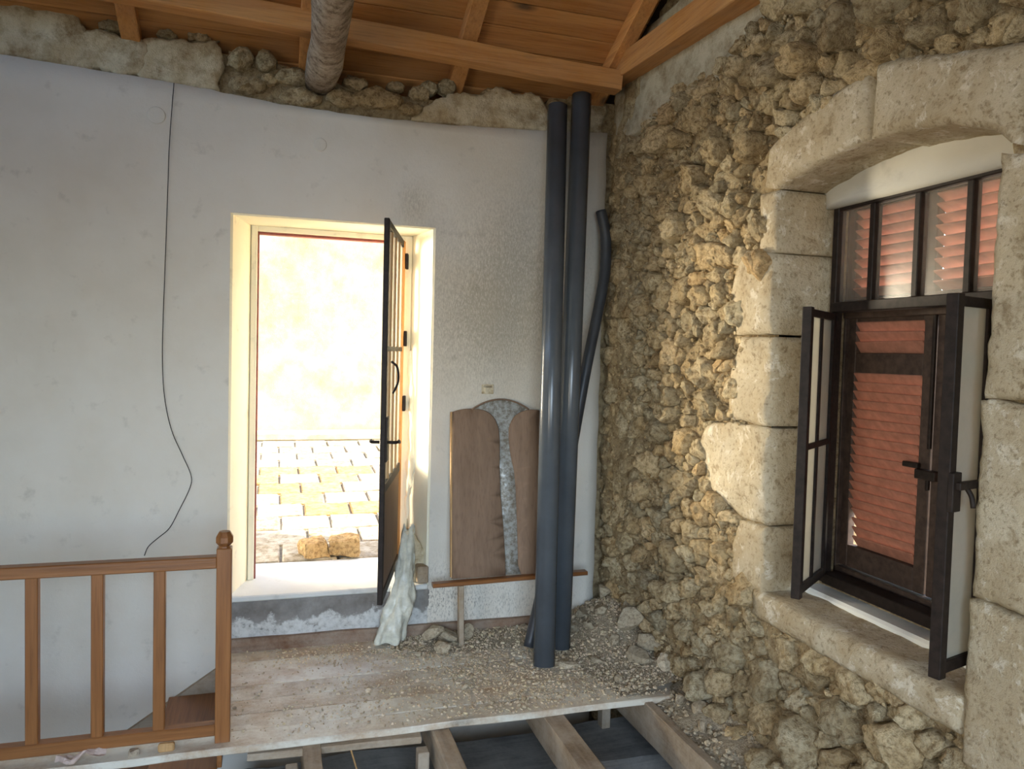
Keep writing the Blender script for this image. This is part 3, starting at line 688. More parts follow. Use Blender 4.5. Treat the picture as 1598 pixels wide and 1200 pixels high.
tag(mk('log_beam', v, f, 'bark', None, True), 'round grey weathered log beam set into the back wall', 'beam')

# ---- floor platform: boards along the wall, joists, lower timber
floor = empty('floor', (-1.2, -.5, -.03)); tag(floor, 'strip of worn floorboards covered in rubble dust', kind='structure')
ye = .0; edges = [-.005, -.155, -.30, -.45, -.60, -.745, -.895, -1.035]
for k in range(7):
    y1, y0 = edges[k], edges[k + 1] + .004
    x0 = -2.125 if k < 5 else -3.4; z = random.Random(k).uniform(-.002, .002)
    if k == 5: y0 = edges[k + 1] + .004; x0 = -2.125
    if k == 5:
        v, f = bevel(box_v(-2.125, .05, y0, y1, -.03 + z, z), BOXF, .003)
    elif k == 6: v, f = beam_v((-3.4, (y0 + y1) / 2 + .02, -.015), (-.02, (y0 + y1) / 2 - .012, -.015), y1 - y0, .03, bev=.004, seg=24, amp=.004, seed=3)
    else: v, f = bevel(box_v(x0, .05, y0, y1, -.03 + z, z), BOXF, .003)
    mk('floorboard', v, f, 'floor', floor)
mk('floorboard', *bevel(box_v(-3.4, -2.13, -.885, -.80, -.03, -.001), BOXF, .003), 'floor', floor)
tag(beam('batten_under_edge', (-2.0, -1.0, -.052), (-1.30, -1.045, -.045), .05, .03, 'old_x', None, seg=6, amp=.003, seed=2), 'splintered batten hanging under the front edge of the floorboards', 'batten')
joists = [(-1.755, -1.74, .075, 'pale dusty floor joist end nearest the newel post'), (-1.205, -1.215, .075, 'dusty floor joist in the middle of the open floor'),
          (-.68, -.70, .10, 'wide dusty floor joist right of the middle, below the pipes')]
for a, b, w, lab in joists:
    tag(beam('floor_joist', (a, -.02, -.10), (b, -3.2, -.10), w, .14, 'old_y', None, seg=14, amp=.006, seed=int(-a * 9)), lab, 'joist', 'open floor joists')
tag(beam('edge_joist', (-.20, -.02, -.10), (-.245, -3.2, -.10), .045, .17, 'old_y', None, seg=14, amp=.006, seed=31), 'narrow brown timber carrying rubble along the foot of the stone wall', 'joist', 'open floor joists')
blk = [(-1.30, -1.10, 'short upright wood block between the first two joists'), (-.245, -.62, 'short upright wood block under the narrow timber by the stone wall'), (-1.83, -1.10, 'short brown wood block beside the leftmost joist')]
for x, y, lab in blk:
    tag(box('wood_block', x - .024, x + .024, y - .03, y + .03, -.42, -.07, 'old_z', None, .004), lab, 'wood block', 'blocks between the joists')
tag(beam('lower_beam', (-2.1, -.72, -.47), (.0, -.76, -.44), .42, .22, 'beamdark', None, seg=22, amp=.02, seed=6, bev=.02), 'thick grimy grey beam in the dark gap under the joists', 'beam')
tag(box('floor_lower', -4.98, .46, -6.85, .5, -2.8, -2.7, 'dark', None, 0), 'floor of the lower storey', kind='structure')
tag(mk('ceiling_lower', *bevel(box_v(-2.1, .06, -4.4, -.45, -.62, -.58), BOXF, .003), 'beamdark'), 'dark boards below the open joists', kind='structure')
tag(mk('baseboard_back', *beam_v((DX0 + .0, -.018, .035), (-.14, -.018, .028), .03, .072, bev=.004, seg=18, amp=.004, seed=8), 'skirting'), 'low reddish wooden skirting along the plastered wall', kind='structure')
# ledge of earth between the edge joist and the wall
ml = MB(); nx, ny = 8, 50; v = []; f = []
for i in range(nx):
    for j in range(ny):
        x = -.22 + .30 * i / (nx - 1); y = -.95 - 2.2 * j / (ny - 1); v.append((x, y, -.03 + .10 * (i / (nx - 1)) ** 1.5 + .02 * fbm((x, y, 0), 9, 3)))
for i in range(nx - 1):
    for j in range(ny - 1): f.append((i * ny + j, i * ny + j + 1, (i + 1) * ny + j + 1, (i + 1) * ny + j))
tag(mk('rubble_ledge', v, f, 'dust', None, True), 'bank of crumbled mortar along the foot of the stone wall', 'rubble', kind='stuff')

v, f = tube_v([(-1.60, -1.03, -.035), (-1.56, -1.12, -.16), (-1.50, -1.25, -.34)], .004, 6)
tag(mk('hanging_string', v, f, 'boardedge', None, True), 'thin pale string hanging below the front edge of the floorboards', 'string')

# ---- stair going down to the left behind the railing
stair = empty('stair', (-2.6, -.45, -.9)); tag(stair, 'brown wooden stair going down behind the railing', 'stair')
sl2 = (.245) / .385
v = [(-2.13, -.004, -.04), (-2.13, -.004, -.34), (-3.5, -.004, -.34 - sl2 * 1.37), (-3.5, -.004, -.075 - sl2 * 1.37)]; v = v + [(x, y - .03, z) for x, y, z in v]
mk('wall_string', [Vector(p) for p in v], [(0, 1, 2, 3), (7, 6, 5, 4), (0, 4, 5, 1), (1, 5, 6, 2), (2, 6, 7, 3), (3, 7, 4, 0)], 'old_x', stair)
for k in range(5):
    x1 = -2.13 - k * .26; z = -.175 * (k + 1) - .02
    mk('tread', *bevel(box_v(x1 - .28, x1, -.80, -.035, z - .03, z), BOXF, .004), 'rail_y', stair)
    mk('riser', *bevel(box_v(x1 - .0, x1 + .02, -.80, -.035, z, z + .172), BOXF, .002), 'rail_y', stair)

# ---- railing
railing = empty('railing', (-2.6, -.95, 0)); tag(railing, 'brown wooden stair railing with square newel post and three balusters', 'railing')
RY = -.95
np_ = mk('newel_post', *bevel(box_v(-2.128, -2.070, RY - .029, RY + .029, 0.0, .795), BOXF, .003), 'rail_z', railing)
def lathe8(prof, cx, cy, n=8):
    v = []; f = []
    for r0, z in prof:
        for k in range(n): a = 2 * math.pi * (k + .5) / n; v.append((cx + r0 * math.cos(a), cy + r0 * math.sin(a), z))
    for i in range(len(prof) - 1):
        for k in range(n): f.append((i * n + k, i * n + (k + 1) % n, (i + 1) * n + (k + 1) % n, (i + 1) * n + k))
    f.append(tuple(range(n - 1, -1, -1))); f.append(tuple((len(prof) - 1) * n + k for k in range(n))); return v, f
mk('finial', *lathe8([(.026, .79), (.021, .801), (.035, .817), (.035, .838), (.022, .860)], -2.099, RY), 'rail_z', railing)
mk('top_rail', *bevel(box_v(-3.35, -2.126, RY - .026, RY + .026, .715, .762), BOXF, .004), 'rail_x', railing)
mk('bottom_rail', *bevel(box_v(-3.35, -2.126, RY - .024, RY + .024, .030, .078), BOXF, .004), 'rail_x', railing)
for x in (-2.337, -2.556, -2.778, -3.0, -3.22):
    mk('baluster', *bevel(box_v(x - .0215, x + .0215, RY - .019, RY + .019, .076, .717), BOXF, .003), 'rail_z', railing)

# ---- street door
door = empty('door_1', (-1.6, FY, .29)); tag(door, 'dark framed street door standing open into the room', kind='structure')
for nm, a in (('frame', (-2.045, -2.012, FY - .02, FY + .06, .292, 2.275)), ('frame', (-1.195, -1.150, FY - .02, FY + .06, .292, 2.275)), ('frame', (-2.012, -1.195, FY - .02, FY + .06, 2.245, 2.275))):
    mk(nm, *bevel(box_v(*a), BOXF, .003), 'reveal', door)
for a in ((-2.013, -2.003, FY, FY + .05, .292, 2.245), (-2.013, -1.195, FY, FY + .05, 2.232, 2.246)):
    mk('stop_bead', *bevel(box_v(*a), BOXF, .002), 'redpaint', door)
hin = Vector((-1.205, FY - .025, 0)); fre = Vector((-1.409, -.50, 0)); dl = (fre - hin); LW = dl.length; dl.normalize(); dn = Vector((-dl.y, dl.x, 0))   # dn points to +x side?
if dn.x < 0: dn = -dn
def leafbox(nm, s0, s1, t0, t1, z0, z1, mat, parent=door, bev=.003):
    v, f = bevel(box_v(s0, s1, t0, t1, z0, z1), BOXF, bev) if bev else (box_v(s0, s1, t0, t1, z0, z1), BOXF)
    return mk(nm, [hin + dl * p[0] + dn * p[1] + Vector((0, 0, p[2])) for p in v], f, mat, parent)
leaf = leafbox('leaf', 0, .045, -.014, .014, .356, 2.24, 'pine_z')
leafbox('stile', LW - .035, LW, -.014, .012, .356, 2.24, 'iron', leaf)
for z0, z1 in ((.356, .41), (.90, .95), (1.60, 1.625), (2.20, 2.24)): leafbox('rail', .045, LW - .035, -.010, .010, z0, z1, 'iron', leaf)
leafbox('lower_panel', .045, LW - .042, -.004, .004, .41, .90, 'board', leaf, .001)
for s in (.24, .42, .60): leafbox('glazing_bar', s, s + .020, -.008, .010, .95, 2.20, 'boardedge', leaf)
for a, b in ((.045, .24), (.262, .42), (.442, .60), (.622, LW - .042)):
    for c, e in ((.95, 1.60), (1.625, 2.20)): leafbox('pane', a, b, -.002, .002, c, e, 'glassclear', leaf, 0)
leafbox('lock_plate', LW - .075, LW - .004, .010, .020, 1.06, 1.28, 'iron', leaf, .002)
def lever(sgn):
    b = hin + dl * (LW - .035) + Vector((0, 0, 1.155)); n_ = dn * sgn
    pts = spline([b + n_ * .02, b + n_ * .055, b + n_ * .066 - dl * .02, b + n_ * .068 - dl * .06, b + n_ * .066 - dl * .11 - Vector((0, 0, .012))], 5)
    v, f = tube_v(pts, .008, 10); mk('lever_handle', v, f, 'iron', leaf, True)
lever(1); lever(-1)
b = hin + dl * (LW - .12) + Vector((0, 0, 1.55)); v, f = tube_v(spline([b + dn * .02, b + dn * .05 - Vector((0, 0, .03)), b + dn * .055 - Vector((0, 0, .10)), b + dn * .03 - Vector((0, 0, .16))], 6), .006, 8); mk('pull_loop', v, f, 'iron', leaf, True)
for z in (2.08, 1.63, 1.25): leafbox('hinge', -.012, .03, .015, .032, z, z + .09, 'iron', leaf, .003)
# torn lining on the right reveal and the plastic hanging to the floor
def reveal_pt(s, z, w):  # s 0 at room edge, 1 at the frame
    a = Vector((DX1, 0, 0)); b = Vector((-1.15, FY, 0)); p = a.lerp(b, s); nn = Vector((-.97, -.25, 0)); return p + nn * w + Vector((0, 0, z))
slab('torn_lining', ragged([(.62, .95), (.97, .60), (.99, 1.55), (.90, 1.60), (.80, 1.45), (.70, 1.2)], .03, .05, 51), lambda s, z, w: reveal_pt(s, z, w + .012), .012, 'reveal', wall_back, cell=.05, relief=.02, rs=9, edge=.004, seed=51)
slab('broken_plaster', ragged([(-1.16, .26), (-1.078, .27), (-1.075, .40), (-1.085, .47), (-1.12, .53), (-1.15, .60), (-1.2, .58), (-1.195, .40)], .02, .015, 52), lambda x, z, w: (x, -.012 - w + .06, z), .05, 'crust', wall_back, cell=.02, relief=.02, rs=14, edge=.006, seed=52)
tag(mk('wood_block', *bevel(box_v(-1.135, -1.072, -.02, .08, .30, .395), BOXF, .006), 'old_y'), 'dark wood block let into the bottom of the right door reveal', 'wood block')
path = [((-1.17, .05, .60), .035), ((-1.185, .01, .50), .05), ((-1.20, -.03, .40), .06), ((-1.22, -.07, .30), .07), ((-1.255, -.10, .20), .09), ((-1.285, -.12, .10), .10), ((-1.30, -.12, .02), .105)]
cs = spline([p for p, w in path], 6); ws = [w for p, w in path]; V = []; F = []; nu = 40
for i, p in enumerate(cs):
    w = float(np.interp(i / 6, range(len(ws)), ws)); z_ = p.z
    for j in range(nu):
        t = (j / (nu - 1) - .5) * 2; a = t * 2.5
        fold = .50 * noise.noise(Vector((t * 2.4, z_ * 4.5, 3.3))) + .42 * (abs(noise.noise(Vector((t * 4.5 + z_ * 5, z_ * 8, 8.1)))) - .2) + .22 * noise.noise(Vector((t * 9, z_ * 17, 1.7))) + (.3 * max(0, noise.noise(Vector((t * 3, 0, 5)))) if z_ < .12 else 0)
        rr_ = w * (1 + fold)
        q = p + Vector((math.sin(a) * rr_ * .85, -math.cos(a) * rr_ * .55 + .03, .035 * noise.noise(Vector((t * 3, 0, i * .05))) + (.05 * abs(noise.noise(Vector((t * 5, 2, 0)))) if i == 0 else 0)))
        q.z = max(.004, q.z); V.append(q)
for i in range(len(cs) - 1):
    for j in range(nu - 1): F.append((i * nu + j, i * nu + j + 1, (i + 1) * nu + j + 1, (i + 1) * nu + j))
tag(mk('plastic_sheet', V, F, 'sheet', None, True), 'crumpled pale plastic sheet hanging from the door to the floor', 'plastic sheet')

# ---- window: iron frame with transom lights, open casements, louvred shutters behind
win = empty('window_1', (.28, -2.02, .72)); tag(win, 'iron framed window with dusty panes and closed red louvred shutters', kind='structure')
A0, A1 = -1.60, -2.45
def wb_(nm, y0, y1, z0, z1, x0=.245, x1=.285, mat='iron', parent=win, bev=.003): return mk(nm, *bevel(box_v(x0, x1, min(y0, y1), max(y0, y1), z0, z1), BOXF, bev), mat, parent)
fr = wb_('frame', A0, A0 - .032, .70, 2.25); wb_('frame', A1, A1 + .032, .70, 2.25); wb_('frame', A0 - .032, A1 + .032, 2.213, 2.25); wb_('frame', A0 - .032, A1 + .032, .70, .745, .235, .31)
wb_('transom', A0 - .032, A1 + .032, 1.805, 1.845, .23, .29)
for y in (-1.812, -2.026, -2.24): wb_('glazing_bar', y - .013, y + .013, 1.845, 2.213)
for a, b in ((A0 - .032, -1.799), (-1.825, -2.013), (-2.039, -2.227), (-2.253, A1 + .032)): wb_('pane', b, a, 1.845, 2.213, .264, .268, 'glass', win, 0)
# fixed outer shutter frame
wb_('shutter_frame', -1.555, -1.60, .70, 2.28, .33, .40, 'shutframe'); wb_('shutter_frame', -2.48, -2.53, .70, 2.28, .33, .40, 'shutframe')
wb_('shutter_frame', -1.58, -2.50, .70, .76, .33, .40, 'shutframe'); wb_('shutter_frame', -1.58, -2.50, 1.785, 1.862, .325, .40, 'shutframe'); wb_('shutter_frame', -1.58, -2.50, 2.25, 2.30, .33, .40, 'shutframe')
slat_me = {}
def shutter(y0, y1, z0, z1, sections, pitch, broken=False, stile=.05):
    """one louvred leaf: stiles, rails, a slat object for every blade"""
    xa, xb = .35, .385
    sh = mk('shutter', *bevel(box_v(xa, xb, y1, y1 + stile, z0, z1), BOXF, .003), 'shutframe', win)
    mk('stile', *bevel(box_v(xa, xb, y0 - stile, y0, z0, z1), BOXF, .003), 'shutframe', sh)
    zs_ = [z0] + [q for s in sections for q in s] + [z1]
    for i in range(0, len(zs_), 2): mk('rail', *bevel(box_v(xa, xb, y1 + stile, y0 - stile, zs_[i], zs_[i + 1]), BOXF, .003), 'shutframe', sh)
    ln = (y0 - stile) - (y1 + stile); key = (round(ln, 3), pitch)
    for s0, s1 in sections:
        n = int(round((s1 - s0) / pitch))
        for k in range(n):
            z = s0 + (k + .5) * (s1 - s0) / n; short = broken and k in (0, 1, 2, 3) and s0 < 1.2
            kk = key + ((k,) if short else ())
            if kk not in slat_me:
                cut = (.030 - .004 * k) if short else -.001; hw = .030 if z0 > 1.8 else .034
                v, f = bevel(box_v(-hw, hw, -ln / 2, ln / 2 - cut, -.004, .004), BOXF, .002)
                rm = Matrix.Rotation(math.radians(31 if z0 > 1.8 else 54), 3, 'Y')
                me = bpy.data.meshes.new('slat'); me.from_pydata([rm @ Vector(p) for p in v], [], f); me.materials.append(M['slat']); slat_me[kk] = me
            o = bpy.data.objects.new('slat', slat_me[kk]); C.objects.link(o); o.parent = sh
            o.location = Vector(((xa + xb) / 2, (y0 + y1) / 2, z)) - Vector(sh['_o']); o.rotation_euler = (random.Random(k * 7 + int(z * 100)).uniform(-.012, .012), 0, 0)
shutter(-1.59, -2.030, .765, 1.795, [(.855, 1.555), (1.645, 1.76)], .0365, True)
shutter(-2.040, -2.50, .765, 1.795, [(.855, 1.555), (1.645, 1.76)], .0365)
shutter(-1.575, -1.972, 1.855, 2.255, [(1.872, 2.225)], .041, stile=.045)
shutter(-1.972, -2.50, 1.855, 2.255, [(1.872, 2.225)], .041, stile=.045)
# espagnolette on the shutters
wb_('shutter_bolt', -1.995, -2.085, 1.19, 1.225, .318, .35); wb_('shutter_bolt', -1.93, -2.0, 1.225, 1.245, .325, .345); wb_('shutter_bar', -2.028, -2.042, 1.3, 1.79, .335, .35); wb_('shutter_bar', -2.028, -2.042, 1.15, 1.19, .335, .35)
def casement(hinge, free, z0, z1, cross, bolt):
    h = Vector((hinge[0], hinge[1], 0)); f_ = Vector((free[0], free[1], 0)); d = f_ - h; w = d.length; d.normalize(); n_ = Vector((-d.y, d.x, 0))
    def cb(nm, s0, s1, t0, t1, a, b, mat, parent, bev=.002):
        v, f = bevel(box_v(s0, s1, t0, t1, a, b), BOXF, bev) if bev else (box_v(s0, s1, t0, t1, a, b), BOXF)
        return mk(nm, [h + d * p[0] + n_ * p[1] + Vector((0, 0, p[2])) for p in v], f, mat, parent)
    cs_ = cb('casement', 0, .03, -.014, .014, z0, z1, 'iron', win)
    cb('stile', w - .034, w, -.017, .017, z0 - .012, z1 + .006, 'iron', cs_); cb('rail', .03, w - .034, -.014, .014, z0, z0 + .035, 'iron', cs_); cb('rail', .03, w - .034, -.014, .014, z1 - .028, z1, 'iron', cs_)
    mid = w / 2; cb('glazing_bar', mid - .011, mid + .011, -.011, .011, z0 + .035, z1 - .028, 'iron', cs_)
    if cross: cb('glazing_bar', .03, w - .034, -.012, .012, cross, cross + .022, 'iron', cs_)
    for a, b in ((.03, mid - .011), (mid + .011, w - .034)):
        for c, e in (((z0 + .035, cross), (cross + .022, z1 - .028)) if cross else ((z0 + .035, z1 - .028),)):
            cb('pane', a, b, -.002, .002, c, e, 'glassdirty', cs_, 0)
    if bolt:
        for sg in (1,):
            cb('latch_plate', w - .040, w + .004, .014 * sg, .030 * sg, 1.20, 1.31, 'iron', cs_)
            cb('latch_bar', w - .20, w - .010, .026 * sg, .042 * sg, 1.262, 1.284, 'iron', cs_)
            p0 = h + d * (w - .06) + n_ * .036 * sg + Vector((0, 0, 1.262)); v, f = tube_v(spline([p0, p0 + n_ * .012 * sg - Vector((0, 0, .02)), p0 + n_ * .018 * sg - Vector((0, 0, .05))], 5), .007, 8); mk('latch_handle', v, f, 'iron', cs_, True)
casement((.235, -1.636), (-.062, -1.852), .735, 1.80, 1.275, False)
casement((.235, -2.445), (-.135, -2.545), .735, 1.80, None, True)

# ---- outside: street paving rising to a rendered wall across the street
SG = .061
def st_z(y): return .235 + SG * (y - .5)
street = empty('floor_street', (-1.6, .5, .2)); tag(street, 'pale street paving rising outside the door', kind='structure')
v = [(-9, .5, st_z(.5) - .02), (7, .5, st_z(.5) - .02), (7, 7, st_z(7) - .02), (-9, 7, st_z(7) - .02)]; mk('bedding', v + [(x, y, z - .3) for x, y, z in v], [(0, 1, 2, 3), (7, 6, 5, 4), (0, 4, 5, 1), (1, 5, 6, 2), (2, 6, 7, 3), (3, 7, 4, 0)], 'earth', street)
pv, pf = bevel(box_v(-.171, .171, -.168, .168, -.05, 0), BOXF, .008)
pme = []
for k in range(5):
    rr = random.Random(k); me = bpy.data.meshes.new('paver'); me.from_pydata([Vector(p) + Vector((rr.uniform(-.004, .004), rr.uniform(-.004, .004), 0)) for p in pv], [], pf)
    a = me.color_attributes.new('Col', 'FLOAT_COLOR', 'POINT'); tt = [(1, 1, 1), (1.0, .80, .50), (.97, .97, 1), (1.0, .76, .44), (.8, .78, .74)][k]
    a.data.foreach_set('color', np.tile(np.array(tt + (1,), dtype=float), len(pv))); me.materials.append(M['paver']); pme.append(me)
for row in range(12):
    for c_ in range(15):
        y = .95 + row * .355; x = -4.2 + c_ * .36 + (.18 if row % 2 else 0); rr = random.Random(row * 31 + c_)
        yel = -2.2 < x < -.2 and 2 < row < 8  # exposure painted in: middle pavers tinted yellow where the glare is less blown out
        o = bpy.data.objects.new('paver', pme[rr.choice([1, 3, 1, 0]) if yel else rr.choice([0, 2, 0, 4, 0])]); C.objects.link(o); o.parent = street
        o.location = Vector((x, y, st_z(y) + rr.uniform(-.004, .006))) - Vector(street['_o']); o.rotation_euler = (math.atan(SG), rr.uniform(-.01, .01), rr.uniform(-.012, .012))
mk('apron', *beam_v((-6, .645, st_z(.645) - .03), (4, .645, st_z(.645) - .03), .27, .06, bev=.01, seg=30, amp=.008, seed=7), 'sillwhite', street)
mk('kerb', *beam_v((-8, 5.28, st_z(5.28) + .02), (6, 5.28, st_z(5.28) + .02), .32, .10, bev=.02, seg=40, amp=.01, seed=5), 'extwall', street)
ew = MB(); V = []; F = []; nx, nz2 = 90, 36
for i in range(nx):
    for j in range(nz2):
        x = -9 + 16 * i / (nx - 1); z = .2 + 4.6 * j / (nz2 - 1); V.append((x, 5.5 + .03 * fbm((x, 0, z), 1.2, 4), z))
for i in range(nx - 1):
    for j in range(nz2 - 1): F.append((i * nz2 + j, (i + 1) * nz2 + j, (i + 1) * nz2 + j + 1, i * nz2 + j + 1))
tag(mk('wall_street', V, F, 'extwall', None, True), 'sunlit cream rendered wall across the street', kind='structure')
def rough_block(loc, dims, seed, rz):
    bm = bmesh.new(); bmesh.ops.create_cube(bm, size=1); bmesh.ops.bevel(bm, geom=list(bm.edges), offset=.10, segments=1, affect='EDGES', profile=.5)
    bmesh.ops.triangulate(bm, faces=bm.faces); bmesh.ops.subdivide_edges(bm, edges=bm.edges, cuts=4, use_grid_fill=True); bmesh.ops.triangulate(bm, faces=bm.faces); bm.verts.index_update()
    rm = Matrix.Rotation(rz, 3, 'Z'); out = []
    for p in bm.verts:
        q = Vector((p.co.x * dims[0], p.co.y * dims[1], (p.co.z + .5) * dims[2])); n_ = Vector(p.co).normalized()
        q += n_ * (.030 * noise.noise(q * 9 + Vector((seed, 0, 0))) + .012 * noise.noise(q * 34 + Vector((0, seed, 0)))); q.z = max(q.z, 0)
        out.append(rm @ q + Vector(loc))
    f = [tuple(v.index for v in x.verts) for x in bm.faces]; bm.free(); return out, f
v, f = rough_block((-1.652, .86, st_z(.86) + .004), (.155, .15, .105), 3, .25); o1 = mk('broken_stone', v, f, 'stone', None, False, col=[(.98, .80, .58)] * len(v)); tag(o1, 'left half of the broken ochre stone outside the door', 'stone')
v, f = rough_block((-1.468, .85, st_z(.85) + .004), (.185, .16, .115), 8, -.12); o1 = mk('broken_stone', v, f, 'stone', None, False, col=[(.98, .82, .62)] * len(v)); tag(o1, 'right half of the broken ochre stone outside the door', 'stone')
# land beyond the shuttered window
tag(mk('ground_outside', [(.46, -9, -.4), (9, -9, -.4), (9, 7, -.4), (.46, 7, -.4), (.46, -9, -.6), (9, -9, -.6), (9, 7, -.6), (.46, 7, -.6)], BOXF, 'paleground'), 'bare ground outside the window', kind='structure')

# ---- pipes
def pipe(name, a, b, r0, lab, mat='pipe', wall=.005):
    a, b = Vector(a), Vector(b); d = (b - a).normalized(); n = 40
    v, f = tube_v([a + d * .004, a, b, b - d * .004], [r0 - wall, r0, r0, r0 - wall], n, False)
    v2, f2 = tube_v([b - d * .004, b - d * .5, a + d * .5, a + d * .004], [r0 - wall] * 4, n, False)
    k = len(v); v = v + v2; f = f + [tuple(i + k for i in q) for q in f2]
    return tag(mk(name, v, f, mat, None, True), lab, 'pipe', 'plastic pipes leaning in the corner')
pipe('drain_pipe', (-.572, -.575, .006), (-.418, -.125, 2.995), .056, 'shorter grey plastic pipe on the left, foot farthest out on the rubble')
pipe('drain_pipe', (-.422, -.41, .022), (-.272, -.118, 3.075), .056, 'taller grey plastic pipe on the right, reaching the wall beam')
ctr = spline([(-.118, -.085, 2.445), (-.092, -.10, 2.32), (-.088, -.11, 2.18), (-.105, -.13, 2.04), (-.16, -.16, 1.80), (-.225, -.20, 1.55), (-.275, -.22, 1.30), (-.33, -.235, 1.0), (-.42, -.265, .62), (-.505, -.32, .3), (-.59, -.385, .03)], 6)
v, f = tube_v(ctr, .031, 20)
tag(mk('flexible_pipe', v, f, 'hose', None, True), 'thin bent black plastic pipe behind the two grey pipes', 'pipe', 'plastic pipes leaning in the corner')

# ---- mirror panel on a batten with a leg
stand = empty('batten_stand', (-.65, -.2, 0)); tag(stand, 'narrow wooden batten on one leg carrying the mirror panel', 'batten')
mk('batten', *beam_v((-1.087, -.2, .345), (-.19, -.2, .360), .05, .022, bev=.004, seg=6, amp=.002, seed=3), 'rail_x', stand)
mk('leg', *beam_v((-.922, -.2, 0), (-.930, -.2, .335), .045, .028, up=(1, 0, 0), bev=.003, seg=3, amp=.001, seed=4), 'old_z', stand)
mp = empty('mirror_panel', (-.69, -.18, .37)); tag(mp, 'brown panel with an hourglass mirror and arched top leaning on the plaster', 'mirror')
def lean(u, v, w):   # u along x, v up the panel, w out of its face
    t = math.atan(.145 / .95); return (u, -.185 + math.sin(t) * v - math.cos(t) * w, .366 + math.cos(t) * v + math.sin(t) * w)
def bez(a, b, c, n=8): return [((1 - t) ** 2 * a[0] + 2 * t * (1 - t) * b[0] + t * t * c[0], (1 - t) ** 2 * a[1] + 2 * t * (1 - t) * b[1] + t * t * c[1]) for t in [k / n for k in range(n + 1)]]
left = [(-.975, 0), (-.668, 0)] + bez((-.668, .05), (-.675, .3), (-.69, .45))[1:] + bez((-.69, .46), (-.695, .6), (-.688, .74))[1:] + bez((-.688, .78), (-.70, .915), (-.80, .93), 8)[1:] + bez((-.82, .932), (-.9, .94), (-.962, .915), 4)[1:]
right = [(-.575, 0), (-.470, 0), (-.445, .925)] + bez((-.50, .93), (-.61, .92), (-.632, .82), 8) + bez((-.634, .8), (-.635, .70), (-.605, .58))[1:] + bez((-.600, .55), (-.592, .3), (-.592, .05))[1:]
slab('side_panel', left, lean, .018, 'board', mp, cell=.08, relief=0, edge=.003)
slab('side_panel', right, lean, .018, 'board', mp, cell=.08, relief=0, edge=.003)
glassp = [(-.70, .004), (-.57, .004), (-.57, .5), (-.54, .92)] + bez((-.52, .945), (-.68, 1.035), (-.84, .928), 12) + [(-.78, .88), (-.72, .5)]
slab('mirror_glass', glassp, lambda u, v, w: lean(u, v, w - .014), .008, 'mirror', mp, cell=.08, relief=0, edge=.001)
mk('edge_strip', [Vector(lean(*p)) for p in [(-.984, .01, -.018), (-.976, .01, -.018), (-.976, .01, .002), (-.984, .01, .002), (-.972, .915, -.018), (-.964, .915, -.018), (-.964, .915, .002), (-.972, .915, .002)]], BOXF, 'boardedge', mp)
tp = [lean(u, v, -.004) for u, v in bez((-.85, .928), (-.68, 1.045), (-.51, .930), 20)]
v, f = tube_v(tp, .005, 8); mk('top_moulding', v, f, 'board', mp, True)

# ---- hanging wire on the plaster
wp = [(-2.41, 2.905), (-2.428, 2.62), (-2.435, 2.37), (-2.445, 1.98), (-2.452, 1.73), (-2.454, 1.53), (-2.443, 1.34), (-2.41, 1.175), (-2.357, 1.043), (-2.317, .943), (-2.320, .877), (-2.37, .763), (-2.415, .672), (-2.466, .625), (-2.513, .581), (-2.531, .536)]
v, f = tube_v(spline([(x, -.012, z) for x, z in wp], 5), .0021, 6)
tag(mk('hanging_wire', v, f, 'wire', None, True), 'thin black wire hanging down the white wall', 'wire')

# ---- rubble on the floor
def mound(x, y):
    d = math.hypot(max(0, -x - .02), (y + .28) * .8); h = .13 * math.exp(-(d / .26) ** 2) + .05 * math.exp(-(max(0, -x) / .2) ** 2) * (1 if y > -1. else .4)
    return h + .022 * math.exp(-((y + .1) / .14) ** 2) * (1 / (1 + math.exp(-(x + 1.15) * 9)))
V = []; F = []; nx, ny = 70, 50
for i in range(nx):
    for j in range(ny):
        x = -1.3 + 1.36 * i / (nx - 1); y = -.01 - .98 * j / (ny - 1); V.append((x, y, mound(x, y) - .003 + .006 * fbm((x, y, 0), 14, 3) * min(1, mound(x, y) * 60)))
for i in range(nx - 1):
    for j in range(ny - 1):
        if max(V[i * ny + j][2], V[(i + 1) * ny + j + 1][2]) > .001: F.append((i * ny + j, i * ny + j + 1, (i + 1) * ny + j + 1, (i + 1) * ny + j))
used = sorted({i for f in F for i in f}); ix = {u: k for k, u in enumerate(used)}
tag(mk('dust_mound', [V[u] for u in used], [tuple(ix[i] for i in f) for f in F], 'dust', None, True), 'heap of mortar dust in the corner under the pipes', 'rubble', kind='stuff')
